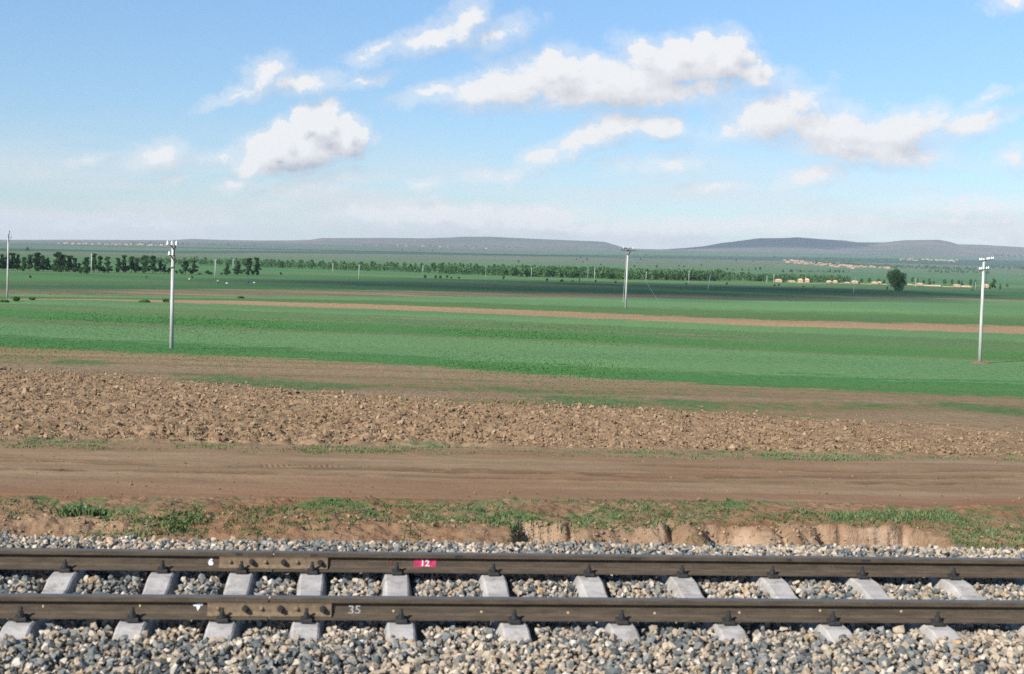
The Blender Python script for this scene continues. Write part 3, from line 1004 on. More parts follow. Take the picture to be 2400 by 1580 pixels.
# ------------------------------------------------------------------ poles
def poles():
    conc = NT('pole_concrete'); p = conc.pos()
    k = conc.noise(conc.mapped(p, (3, 3, .5)), 2.0, 6, .6)
    c = conc.mix(conc.mr(k, .3, .7), (.38, .372, .355), (.54, .53, .505))
    cm = conc.done(c, .9)
    porc = simple('white_porcelain', (.82, .82, .80), .25, .03, 10, spec=.5)
    brown = simple('brown_porcelain', (.11, .045, .04), .3, .1, 10, spec=.5)
    iron = simple('weathered_iron', (.045, .042, .04), .7, .3, 20)
    soilm = simple('dug_soil', (.19, .125, .075), 1.0, .3, 8)

    def insul(px, py, pz, s=1.0):
        return [(.0, 0), (.055 * s, .0), (.065 * s, .05 * s), (.05 * s, .07 * s), (.058 * s, .12 * s), (.045 * s, .16 * s), (.03 * s, .17 * s), (.035 * s, .21 * s), (.012 * s, .24 * s)]

    def put_ins(x, z, par, mat=porc, s=1.0, y=-.0):
        q = MB(); q.lathe((x, y, z), [(max(r, .002), h) for r, h in insul(0, 0, 0, s)], 10); return q.build('insulator', mat, par)

    def pole(x, y, ytop, r0, r1, lean, label, group):
        g = at(x, y); m = m_per_px(g); H = (y - ytop) * m
        e = empty('utility_pole', g + np.array([0, 0, -.02])); e.rotation_euler = (0, lean, 0)
        tag(e, label, 'utility pole', group)
        q = MB(); q.lathe((0, 0, -.3), [(r0, 0), (r0 * .5 + r1 * .5, H * .5 + .3), (r1, H + .29), (r1 * .8, H + .3)], 18)
        q.build('pole_shaft', cm, e, smooth=False)
        for pl in e.children[0].data.polygons: pl.use_smooth = len(pl.vertices) == 4
        return e, m, H

    grp = 'concrete poles across the fields'
    # pole with white insulators on curved brackets
    e, m, H = pole(402, 817, 577, .125, .085, R(-.3), 'tall pale concrete pole with five white insulators on curved dark brackets', grp)
    for z, xs in ((H + .10, (-.30, -.05, .2)), (H - .50, (-.20, .0))):
        q = MB()
        q.cyl((-.24 if z > H else -.22, -.12, z - .02), (-.10, -.13, z - .04), .028, n=8); q.cyl((-.10, -.13, z - .04), (.03, -.12, z - .26), .032, n=8)
        q.cyl((.03, -.12, z - .26), (.10, -.08, z - .34), .028, n=8)
        if z > H: q.cyl((.10, -.08, z - .3), (.17, -.1, z - .05), .026, n=8)
        q.build('bracket', iron, e)
        for x in xs: put_ins(x - .0, z - .02, e, porc, 1.05, -.13)
    q = MB(); q.cyl((.105, -.10, H - 1.3), (.10, -.09, H + .08), .022, n=8); q.build('down_cable', iron, e)
    q = MB(); q.cyl((-.15, -.05, H - 1.30), (.0, -.15, H - 1.2), .02, n=6); q.cyl((.0, -.15, H - 1.2), (.13, -.03, H - 1.22), .02, n=6); q.build('iron_band', iron, e)
    # right pole
    e, m, H = pole(2296, 852, 605, .128, .080, R(-.6), 'pale grey concrete pole carrying two rows of paired white insulators', grp)
    for z, xs in ((H - .13, (-.33, -.20, .19, .32, .49, .62)), (H - .78, (-.33, -.21, .18, .31))):
        q = MB(); q.box((((xs[0] + xs[-1]) / 2), -.09, z), (xs[-1] - xs[0] + .14, .045, .045), .006, Matrix.Rotation(R(-7), 3, 'Y')); q.build('crossarm', iron, e)
        for x in xs: put_ins(x, z + .03 + (x - (xs[0] + xs[-1]) / 2) * .12, e, porc, .72, -.09)
    q = MB(); q.cyl((.10, -.08, H - 2.3), (.26, -.09, H - .85), .012, n=6); q.build('brace', iron, e)
    mound = MB()
    mound.lathe((0, 0, -.05), [(.9, 0), (.7, .12), (.45, .2), (.2, .24)], 14); mound.build('soil_mound', soilm, e)
    # middle pole
    e, m, H = pole(1466, 722, 588, .165, .115, R(.2), 'pale concrete pole with dark bracket and wide low crossarm, beside the bare strip', grp)
    q = MB(); q.box((.0, -.1, H + .33), (1.6, .07, .07), .008); q.box((.15, -.1, H + .08), (.75, .09, .09), .008); q.build('crossarm', iron, e)
    q = MB()
    for a, b in (((-.16, -.12, H - .6), (-.12, -.14, H + .1)), ((.2, -.12, H - .62), (.10, -.14, H + .1)), ((-.18, -.14, H - .55), (.2, -.14, H - .62)), ((.22, -.1, H - .5), (.42, -.1, H + .05)), ((0, -.1, H), (0, -.1, H + .35))):
        q.cyl(a, b, .055, n=8)
    q.build('bracket', iron, e)
    for x in (-.75, -.5, -.25, .25, .5, .75): put_ins(x, H + .36, e, brown if abs(x) < .6 else porc, .9, -.1)
    for x in (-1.1, -.85, -.6, .75, 1.0, 1.25): put_ins(x, H + .05, e, brown, .9, -.1)
    q = MB(); q.box((0.05, -.1, H + .02), (2.5, .05, .05), .006); q.build('crossarm', iron, e)
    q = MB(); q.cyl((-.45, -.1, .9), (-.22, -.12, H - .2), .022, n=6); q.build('down_cable', simple('galvanised_cable', (.50, .50, .48), .6), e)
    q = MB(); q.cyl((.1, 0, H - .4), (5.5, -2.5, .0), .012, n=6); q.build('guy_wire', simple('guy_steel', (.26, .28, .28), .6), e)
    # left pole
    e, m, H = pole(17, 699, 558, .115, .075, R(.1), 'slim pale concrete pole at the left edge with small dark insulators on top', grp)
    q = MB(); q.cyl((.06, -.08, H - .5), (.09, -.08, H + .55), .045, n=8); q.cyl((.06, -.08, H), (.32, -.08, H - .02), .03, n=8); q.cyl((.10, -.08, H + .5), (.16, -.08, H + .75), .03, n=8); q.build('bracket', iron, e)
    for x, z in ((.03, H + .1), (.37, H + .05), (.17, H + .72), (.12, H + .4)): put_ins(x, z, e, brown, .9, -.08)
    # distant poles
    far = [(214, 640, 595, 0, 'thin distant pole in front of the dark tree row at left'), (504, 650, 608, 0, 'thin distant pole in the gap right of the left tree row'),
           (546, 629, 608, 0, 'small distant pole behind the last trees of the left row'), (841, 656, 620, 0, 'thin distant pole left of the two round trees'),
           (780, 639, 617, 0, 'very small pole against the pale tree belt, left of the two round trees'), (991, 641, 621, 0, 'very small pole just left of the two round trees'),
           (1138, 658, 623, 0, 'taller of two thin poles right of the two round trees'), (1145, 641, 627, 0, 'shorter of two thin poles right of the two round trees'),
           (1245, 650, 627, 0, 'taller of two pale poles left of the standing dark figure'), (1226, 647, 628, 0, 'shorter of two pale poles left of the standing dark figure'),
           (1377, 664, 627, 0, 'thin pole just right of the standing dark figure'), (1393, 657.5, 627, 0, 'thin pole between the dark figure and the tall middle pole'),
           (1514, 658, 637, 0, 'small yellowish pole right of the tall middle pole'), (1614, 664, 635, 0, 'thin pole in the shaded field before the tree belt'),
           (1659, 680, 641, 7, 'leaning grey pole in the shaded field'), (1797, 665, 646, 0, 'small pole left of the first mud house'),
           (1813, 665, 642, 0, 'thin pole right beside the first mud house'), (2000, 689, 649, 5, 'leaning grey pole in front of the mud houses'),
           (2146, 674, 652, 0, 'thin pale pole right of the big round tree'), (2286, 678, 661, 0, 'small pole just left of the tall right concrete pole')]
    for x, y, yt, ln, lb in far:
        e, m, H = pole(x, y, yt, .13, .085, R(ln - 1.0 * 0), lb, 'thin poles far across the fields')
        q = MB(); q.box((0, -.1, H - .25), (.9, .06, .07), .006); q.build('crossarm', cm, e)


# ------------------------------------------------------------------ trees
def crown_mesh(name, blobs, n, leaf, flat=1.0, seed=0, trunk=None, hs=1.0):
    """leaf clumps through a crown given by blobs (x,y,z,rx,ry,rz)"""
    r = np.random.default_rng(seed)
    B = np.array(blobs, float)
    vol = B[:, 3] * B[:, 4] * B[:, 5]
    pick = r.choice(len(B), n, p=vol / vol.sum())
    d = r.normal(size=(n, 3)); d /= np.linalg.norm(d, axis=1)[:, None]
    rad = r.random(n) ** (1 / 2.2)
    P = B[pick, :3] + d * B[pick, 3:] * rad[:, None]
    # each clump: a bent pair of triangles
    a = r.normal(size=(n, 3)); a /= np.linalg.norm(a, axis=1)[:, None]
    b = r.normal(size=(n, 3)); b -= a * (a * b).sum(1)[:, None]; b /= np.linalg.norm(b, axis=1)[:, None]
    c = np.cross(a, b)
    s = leaf * r.uniform(.6, 1.4, n)[:, None]
    V = np.stack([P + a * s, P + b * s * .7 + c * s * .3, P - a * s * .9, P - b * s * .7 + c * s * .25], 1).reshape(-1, 3)
    k = np.arange(n)[:, None] * 4
    F = np.concatenate([k + [[0, 1, 2]], k + [[0, 2, 3]]])
    bt = r.random(len(B))
    tint = np.clip(.5 * bt[pick] + .5 * r.random(n), 0, 1)
    return fast_mesh(name, V, F, {'tint': np.repeat(tint, 4)})


def trunk_mesh(mb, H, r, limbs, seed):
    q = random.Random(seed)
    pts = [(0, 0, -.2), (q.uniform(-.03, .03) * H, q.uniform(-.03, .03) * H, H * .35), (q.uniform(-.04, .04) * H, 0, H * .8)]
    mb.cyl(pts[0], pts[1], r, r * .7, 8); mb.cyl(pts[1], pts[2], r * .7, r * .2, 8)
    for i in range(limbs):
        f = q.uniform(.3, .7); z = H * f
        an = q.uniform(0, 6.28); L = H * q.uniform(.16, .3)
        mb.cyl((0, 0, z), (math.cos(an) * L, math.sin(an) * L, z + L * .8), r * .35, r * .1, 6)
    return mb


def tree_parts(name, H, W, seed, leaf_m, bark_m, n=1100, style='round', leaf=.16, gap=.15):
    """prototype tree of height H and width W; returns the (hidden until placed) root"""
    q = random.Random(seed)
    bl = []
    if style == 'round':
        for i in range(11):
            a = q.uniform(0, 6.28); rr = W * .5 * q.uniform(.1, .62); z = H * q.uniform(gap + .18, .86)
            k = 1 - abs((z / H) - .5) * .9
            bl.append((math.cos(a) * rr * k, math.sin(a) * rr * k, z, W * q.uniform(.16, .26), W * q.uniform(.16, .26), H * q.uniform(.09, .15)))
        bl.append((0, 0, H * .55, W * .3, W * .3, H * .3))
    elif style == 'poplar':
        for i in range(10):
            t = i / 9; z = H * (gap + .08 + (.86 - gap) * t)
            k = (1 - .72 * t) * W * .5
            a = q.uniform(0, 6.28)
            bl.append((math.cos(a) * k * .45, math.sin(a) * k * .45, z, k * q.uniform(.5, .85), k * q.uniform(.5, .85), H * q.uniform(.06, .10)))
    elif style == 'open':
        for i in range(22):
            z = H * q.uniform(gap + .06, .95); a = q.uniform(0, 6.28)
            k = W * .5 * (1.05 - .75 * max(0, (z / H - .45) / .55)); rr = k * q.uniform(.2, .85)
            bl.append((math.cos(a) * rr, math.sin(a) * rr, z, W * q.uniform(.09, .18), W * q.uniform(.09, .18), H * q.uniform(.04, .09)))
        bl.append((0, 0, H * .75, W * .14, W * .14, H * .22)); bl.append((0, 0, H * .5, W * .2, W * .2, H * .2))
    elif style == 'bush':
        for i in range(7):
            a = q.uniform(0, 6.28); rr = W * .5 * q.uniform(0, .6)
            bl.append((math.cos(a) * rr, math.sin(a) * rr, H * q.uniform(.2, .68), W * q.uniform(.18, .3), W * q.uniform(.18, .3), H * q.uniform(.15, .3)))
    e = empty(name, (0, 0, 0))
    mb = MB(); trunk_mesh(mb, H * (.95 if style != 'bush' else .7), max(.04, H * (.018 if style != 'bush' else .03)), 4, seed); mb.build('trunk', bark_m, e)
    link('crown', crown_mesh('crown', bl, n, leaf, 1, seed), leaf_m, e)
    return e


def trees():
    dk = leaf_mat('dark_tree_leaf', [(0, (.024, .058, .020)), (.5, (.046, .105, .032)), (1, (.082, .165, .052))], .25)
    md = leaf_mat('poplar_leaf', [(0, (.045, .11, .035)), (.5, (.080, .17, .055)), (1, (.125, .23, .080))], .3)
    bark = simple('tree_bark', (.13, .10, .075), .9, .3, 12)
    pale = simple('pale_bark', (.36, .33, .27), .9, .2, 12)
    protos = {}
    for k in range(4): protos['open', k] = (tree_parts('broadleaf_tree', 6, 3.6, 11 + k, dk, bark, 2800, 'open', .17, .08), 6, 3.6)
    for k in range(3): protos['bush', k] = (tree_parts('bush', 2, 2.4, 31 + k, dk, bark, 600, 'bush', .12), 2, 2.4)
    for k in range(4): protos['poplar', k] = (tree_parts('poplar_tree', 6, 2.3, 41 + k, md, pale, 900, 'poplar', .24, .03), 6, 2.3)
    for k in range(3): protos['round', k] = (tree_parts('round_tree', 6, 5.0, 51 + k, md, bark, 1400, 'round', .19, .05), 6, 5.0)
    for k in range(2): protos['droop', k] = (tree_parts('round_tree', 6, 5.0, 61 + k, dk, bark, 1200, 'round', .19, .05), 6, 5.0)
    used = set()

    def plant(kind, x, ybase, ytop, label, group, wpx=None, cat='tree'):
        ks = [k for k in protos if k[0] == kind]; key = random.choice(ks)
        e, H, W = protos[key]
        g = at(x, ybase); m = m_per_px(g)
        o = e if key not in used else copy_tree(e)
        used.add(key)
        sz = (ybase - ytop) * m / H
        sw = sz * random.uniform(.9, 1.1) if wpx is None else wpx * m / W
        o.location = g; o.rotation_euler = (0, 0, random.uniform(0, 6.28)); o.scale = (sw, sw, sz)
        tag(o, label, cat, group)
        return o

    Z = 3.967
    # ---- dark row at left, clump by clump (zoomed photo coordinates: x, top, base, width)
    rows = [
        ('dark leafy tree in the dense clump at the left end of the tree row', [(-30, 372, 531, 95), (20, 378, 531, 90), (70, 372, 532, 90), (120, 366, 533, 95), (165, 378, 534, 75)]),
        ('dark leafy tree in the wide second clump of the tree row', [(222, 405, 540, 70), (275, 380, 539, 85), (345, 362, 540, 105), (400, 390, 540, 90), (445, 410, 541, 70)]),
        ('dark leafy tree in the clump with the tallest pointed tops, left of the thin pole', [(510, 430, 544, 70), (542, 352, 545, 100), (590, 380, 546, 90), (645, 392, 547, 100), (695, 412, 547, 80), (735, 460, 548, 50)]),
        ('dark leafy tree beside the thin distant pole of the tree row', [(800, 405, 552, 85), (875, 372, 552, 90), (925, 388, 552, 70), (1000, 398, 552, 75)]),
        ('dark leafy tree with open stems, in the clump right of the thin pole', [(1100, 412, 552, 75), (1152, 388, 552, 85), (1222, 398, 553, 80), (1272, 418, 553, 70)]),
        ('dark leafy tree in the clump just left of the tall pole with curved brackets', [(1348, 386, 556, 90), (1422, 392, 556, 85), (1490, 432, 557, 60), (1530, 470, 557, 45)]),
        ('dark leafy tree of the pair just right of the tall pole with curved brackets', [(1722, 438, 566, 95), (1800, 436, 566, 75)]),
        ('dark leafy tree in the last clump at the right end of the tree row', [(2112, 462, 574, 60), (2212, 442, 574, 85), (2310, 412, 575, 95), (2388, 408, 576, 85)]),
    ]
    for lb, tr in rows:
        for x, t, b, w in tr: plant('open', x / Z, 500 + b / Z, 500 + t / Z, lb, 'dark trees of the left row', w / Z * 1.3)
    for x, t, b, w in [(215, 470, 543, 60), (345, 480, 543, 70), (515, 480, 547, 60), (560, 500, 552, 55), (620, 490, 550, 60), (690, 495, 550, 60), (745, 500, 563, 45), (800, 480, 567, 70), (960, 488, 552, 60), (1010, 488, 553, 60),
                       (1090, 488, 554, 55), (1160, 482, 553, 65), (1258, 480, 554, 65), (1340, 470, 557, 60), (1440, 495, 557, 50), (1525, 480, 558, 45), (1572, 490, 558, 50), (1640, 525, 562, 50), (1690, 530, 566, 55), (1780, 518, 567, 70)]:
        plant('bush', x / Z, 500 + b / Z, 500 + t / Z, 'dark low bush under the trees of the left row', 'bushes under the left tree row', w / Z * 1.15, 'bush')
    for x, t, b, w in [(1855, 552, 569, 60), (1930, 516, 570, 70), (1965, 540, 571, 40), (2060, 545, 572, 40), (2100, 540, 574, 60), (2195, 530, 574, 75), (2300, 532, 575, 60), (2350, 538, 576, 50), (2395, 535, 577, 40)]:
        plant('bush', x / Z, 500 + b / Z, 500 + t / Z, 'dark low bush near the right end of the left tree row', 'bushes at the end of the left tree row', w / Z * 1.1, 'bush')
    # ---- single trees behind / between
    plant('droop', 600 + 240 / Z, 500 + 527 / Z, 500 + 433 / Z, 'single dark tree standing right of the left tree row', 'single trees', 68 / Z)
    plant('bush', 600 + 232 / Z, 500 + 574 / Z, 500 + 543 / Z, 'small dark bush below the single tree right of the left row', 'lone bushes', 36 / Z, 'bush')
    plant('round', 600 + 1650 / Z, 500 + 566 / Z, 500 + 447 / Z, 'left one of two round green trees standing together', 'two round trees', 85 / Z)
    plant('round', 600 + 1722 / Z, 500 + 566 / Z, 500 + 452 / Z, 'right one of two round green trees standing together', 'two round trees', 90 / Z)
    for x, t, b in [(1575, 565, 607), (1668, 570, 609), (1712, 568, 609), (1775, 568, 609), (1815, 588, 609), (1887, 585, 607)]:
        plant('bush', 600 + x / Z, 500 + b / Z, 500 + t / Z, 'dark bush on the field edge below the two round trees', 'bushes below the two round trees', 42 / Z, 'bush')
    for x, t, b, w in [(2300 - 2380, 575, 618, 38), (325, 600, 637, 40), (460, 605, 638, 55), (775, 612, 641, 30), (962, 622, 649, 32), (1620, 640, 664, 28), (1998, 632, 667, 34)]:
        plant('bush', 1200 + x / Z, 500 + b / Z, 500 + t / Z, 'small dark bush dotted along the shaded field edge', 'bushes on the shaded field edge', w / Z, 'bush')
    for x, t, b, w in [(60, 650, 681, 26), (98, 648, 683, 30), (330, 668, 687, 34), (425, 672, 690, 26), (1900, 702, 722, 30)]:
        plant('bush', 1800 + x / Z, 500 + b / Z, 500 + t / Z, 'small dark bush on the green field in front of the mud houses', 'bushes before the mud houses', w / Z, 'bush')
    plant('round', 1800 + 1920 / Z - 480, 500 + 505 / Z, 500 + 430 / Z, 'pale small tree behind the row, beside a thin pole', 'single trees', 45 / Z) if False else None

    # ---- big round tree
    g = at(2097, 683); m = m_per_px(g)
    H = (683 - 622) * m; W = 49 * m
    e = empty('round_tree', g); tag(e, 'big round dark green tree alone in front of the mud houses', 'tree', 'single trees')
    px = lambda a, b: ((a - 2097) * m, (683 - b) * m)
    bl = []
    for a, b, r1, r2 in [(2099, 628, 3, 5), (2100, 637, 9, 7), (2090, 642, 10, 9), (2110, 646, 11, 9), (2083, 650, 7, 8), (2099, 650, 14, 11), (2116, 658, 9, 9), (2092, 660, 11, 8), (2106, 664, 12, 9), (2119, 665, 6, 6), (2097, 670, 8, 6), (2110, 675, 10, 8), (2103, 678, 6, 5)]:
        x, z = px(a, b)
        for s in (-1, 1):
            bl.append((x, s * random.uniform(.1, .45) * W * .5, z + random.uniform(-.2, .2), r1 * m * .95, r1 * m, r2 * m))
    mb = MB(); trunk_mesh(mb, H * .8, .26, 7, 5); mb.build('trunk', bark, e)
    big = leaf_mat('big_tree_leaf', [(0, (.042, .10, .028)), (.5, (.078, .175, .046)), (1, (.125, .24, .070))], .35)
    link('crown', crown_mesh('crown', bl, 5200, .23, 1, 9), big, e)
    plant('bush', 2079, 680, 671, 'low dark bush at the left foot of the big round tree', 'lone bushes', 10, 'bush')
    # ---- trees among the mud houses
    for x, t, b, w, k in [(870, 600, 657, 50, 'round'), (940, 600, 655, 55, 'round'), (1030, 608, 650, 60, 'round'), (1075, 615, 660, 40, 'poplar')]:
        plant(k, 1800 + x / Z, 500 + b / Z, 500 + t / Z, 'mid green tree among the mud houses left of the big round tree', 'trees among the mud houses', w / Z)
    for x, t, b, w, k in [(1340, 592, 658, 50, 'round'), (1385, 600, 658, 45, 'round'), (1445, 615, 662, 40, 'round'), (1498, 605, 664, 45, 'poplar'), (1540, 630, 664, 40, 'round'), (1640, 608, 673, 55, 'round'), (1708, 606, 676, 50, 'round'), (1770, 612, 675, 50, 'round'), (1805, 625, 678, 35, 'poplar')]:
        plant(k, 1800 + x / Z, 500 + b / Z, 500 + t / Z, 'mid green tree between the big round tree and the right pole', 'trees right of the big round tree', w / Z)
    for x, t, b, w in [(1880, 602, 693, 55), (1925, 612, 693, 45)]:
        plant('round', 1800 + x / Z, 500 + b / Z, 500 + t / Z, 'bushy green tree just left of the tall right pole', 'pair of trees left of the right pole', w / Z)
    plant('poplar', 1800 + 2098 / Z, 500 + 695 / Z, 500 + 600 / Z, 'pointed green tree right of the tall right pole', 'trees right of the right pole', 75 / Z)
    plant('round', 1800 + 2062 / Z, 500 + 728 / Z, 500 + 655 / Z, 'dark young tree closest to the tall right pole on its right', 'trees right of the right pole', 34 / Z)
    plant('round', 1800 + 2157 / Z, 500 + 732 / Z, 500 + 650 / Z, 'dark young tree right of the pointed tree', 'trees right of the right pole', 34 / Z)
    plant('round', 1800 + 2222 / Z, 500 + 698 / Z, 500 + 650 / Z, 'small round tree at the right end of the mud houses', 'trees right of the right pole', 34 / Z)
    # ---- the long pale tree belt
    belt = [  # x range, top line, base line, count, kind, label
        (330, 600, (602, 607), (616, 623), 18, 'pale green tree in the hazy belt behind the left tree row'),
        (612, 1000, (608, 616), (625, 638), 38, 'green young tree in the long belt left of the two round trees'),
        (1030, 1200, (616, 620), (639, 644), 22, 'green young tree in the long belt just right of the two round trees'),
        (1200, 1420, (622, 626), (648, 653), 34, 'green young tree in the dense belt left of the tall middle pole'),
        (1420, 1690, (627, 635), (655, 659), 40, 'green young tree in the dense belt behind the tall middle pole'),
        (1690, 1800, (635, 642), (658, 660), 16, 'green young tree in the dense belt left of the mud houses'),
        (1800, 1990, (643, 650), (659, 663), 24, 'green tree close behind the mud houses')]
    for x0, x1, tt, bb, n, lb in belt:
        for i in range(n):
            f = (i + random.random()) / n; x = x0 + (x1 - x0) * f
            b = bb[0] + (bb[1] - bb[0]) * f; t = tt[0] + (tt[1] - tt[0]) * f
            b -= random.uniform(0, 5.0); t += random.uniform(-2.5, 4)
            plant('poplar' if random.random() < .7 else 'round', x, b, t, lb, lb.replace('green young tree', 'trees').replace('pale green tree', 'trees').replace('green tree', 'trees'), random.uniform(11, 20))
    # darker clump inside the belt, its leaf colour carrying the shadow between trunks
    for x, t, b, w in [(905, 545, 620, 60), (940, 540, 621, 60), (1340, 545, 625, 70), (1390, 535, 625, 75), (1440, 560, 626, 55), (1545, 565, 627, 50), (1495, 570, 626, 40), (1740, 570, 627, 50), (1790, 575, 628, 50), (1840, 570, 629, 50)]:
        plant('droop', 1200 + x / Z, 500 + b / Z, 500 + t / Z, 'tree darkened for trunk shadow at the foot of the belt behind the middle pole', 'dark trees in the belt', w / Z * 1.2)
    # ---- scattered far trees on the slope
    sc_ = [(60, 432, 466), (230, 352, 372), (597, 414, 440), (637, 398, 428), (697, 410, 442), (660, 444, 466), (825, 464, 490), (1197, 413, 442), (1137, 474, 512), (1345, 474, 514), (1550, 474, 500), (1597, 482, 511), (1245, 374, 396), (1760, 468, 496), (2000, 503, 536), (2055, 514, 537), (2140, 508, 537), (2200, 515, 540), (2265, 500, 532), (2305, 494, 536), (2350, 480, 502), (2085, 424, 452), (2245, 430, 452)]
    for x, t, b in sc_:
        plant('droop', 1200 + x / Z, 500 + b / Z, 500 + t / Z, 'tiny dark tree scattered on the hazy slope behind the middle pole', 'trees scattered on the slope', (b - t) / Z * .85)
    plant('droop', 253 / Z, 500 + 356 / Z, 500 + 308 / Z, 'lone dark tree on the far slope above the left tree row', 'single trees', 50 / Z)
    for x, t, b in [(1357, 333, 352), (1520, 336, 357), (1640, 334, 357)]:
        plant('droop', 600 + x / Z, 500 + b / Z, 500 + t / Z, 'tiny dark tree on the dark streak of the far slope', 'trees on the dark streak', 22 / Z)
    for x, t, b in [(58, 395, 420), (470, 402, 425), (230, 362, 372), (140, 520, 555), (215, 515, 555), (300, 520, 552), (575, 515, 552), (625, 520, 555), (655, 518, 552), (700, 525, 555)]:
        plant('droop', 1800 + x / Z, 500 + b / Z, 500 + t / Z, 'tiny dark tree on the slope around the far village', 'trees around the far village', (b - t) / Z * .9)

    # ---- far wood seen as dark bands on the right slope
    r = np.random.default_rng(5); Vs, Fs, Ts = [], [], []; off = 0
    strips = [(1880, 2080, 608, 612, 3, 7, 60), (1900, 2100, 618, 628, 5, 8, 80), (2060, 2300, 626, 634, 4, 8, 90), (2160, 2320, 637, 641, 4, 7, 60), (2300, 2460, 626, 634, 5, 8, 60),
              (300, 430, 571, 573, 2, 4, 40), (400, 600, 573, 577, 2, 4, 40), (850, 1250, 575, 581, 2, 4, 80), (1850, 1990, 637, 640, 3, 5, 40), (2330, 2460, 600, 606, 3, 6, 40)]
    for x0, x1, y0, y1, h0, h1, n in strips:
        for i in range(n):
            f = r.random(); x = x0 + (x1 - x0) * f; y = y0 + (y1 - y0) * f + r.normal(0, 1.2)
            g = at(x, y); m = m_per_px(g); h = r.uniform(h0, h1) * m; w = h * r.uniform(.5, .8)
            k = 46
            d = r.normal(size=(k, 3)); d /= np.linalg.norm(d, axis=1)[:, None]
            c = g + np.array([0, 0, h * .5]) + d * np.array([w * .5, w * .5, h * .5]) * r.random((k, 1)) ** .4
            a = r.normal(size=(k, 3)) * h * .14; b = r.normal(size=(k, 3)) * h * .14
            Vs.append(np.stack([c + a, c + b, c - a * .8 - b * .5], 1).reshape(-1, 3)); Fs.append(np.arange(k * 3).reshape(-1, 3) + off); off += k * 3
            Ts.append(np.repeat(r.random(k), 3))
    for x0, x1, y0, y1, h0, h1, n in [(300, 610, 618, 624, 11, 16, 120), (610, 1010, 628, 640, 12, 18, 190), (1030, 1200, 642, 647, 17, 23, 110), (1200, 1430, 648, 654, 20, 26, 170), (1430, 1690, 655, 659, 19, 26, 190), (1690, 1990, 658, 664, 13, 18, 190)]:
        for i in range(n):
            f = r.random(); x = x0 + (x1 - x0) * f; y = y0 + (y1 - y0) * f - abs(r.normal(0, 2.2))
            g = at(x, y); m = m_per_px(g); h = r.uniform(h0, h1) * m; w = h * r.uniform(.45, .8)
            k = 60
            d = r.normal(size=(k, 3)); d /= np.linalg.norm(d, axis=1)[:, None]
            c = g + np.array([0, 0, h * .5]) + d * np.array([w * .5, w * .5, h * .5]) * r.random((k, 1)) ** .4
            a = r.normal(size=(k, 3)) * h * .075; b = r.normal(size=(k, 3)) * h * .075
            Vs.append(np.stack([c + a, c + b, c - a * .8 - b * .5], 1).reshape(-1, 3)); Fs.append(np.arange(k * 3).reshape(-1, 3) + off); off += k * 3
            Ts.append(np.repeat(r.random(k), 3))
    o = link('distant_woods', fast_mesh('distant_woods', np.concatenate(Vs), np.concatenate(Fs), {'tint': np.concatenate(Ts)}), md)
    tag(o, 'green belts of far woodland behind the fields', kind='stuff')
    # ---- bushes in the fields near the poles
    hb = leaf_mat('field_bush_leaf', [(0, (.04, .10, .028)), (.5, (.075, .17, .045)), (1, (.12, .23, .07))], .35)
    for k, (x, b, t, w, lb) in enumerate([(38, 707, 695, 24, 'green bush at the foot of the slim left pole'), (75, 704, 696, 14, 'small green bush right of the slim left pole'), (388, 708, 699, 18, 'dark green bush just left of the tall pole with curved brackets'),
                                          (340, 708, 703, 30, 'flat weedy bush left of the tall pole with curved brackets'), (563, 699, 693, 20, 'low green bush between the tall left pole and the bare strip'), (10, 709, 704, 30, 'flat green bush at the left edge of the field')]):
        g = at(x, b); m = m_per_px(g)
        e = tree_parts('bush', (b - t) * m, w * m, 80 + k, hb, bark, 420, 'bush', .10 + .01 * w / 6)
        e.location = g; tag(e, lb, 'bush', 'bushes in the field')


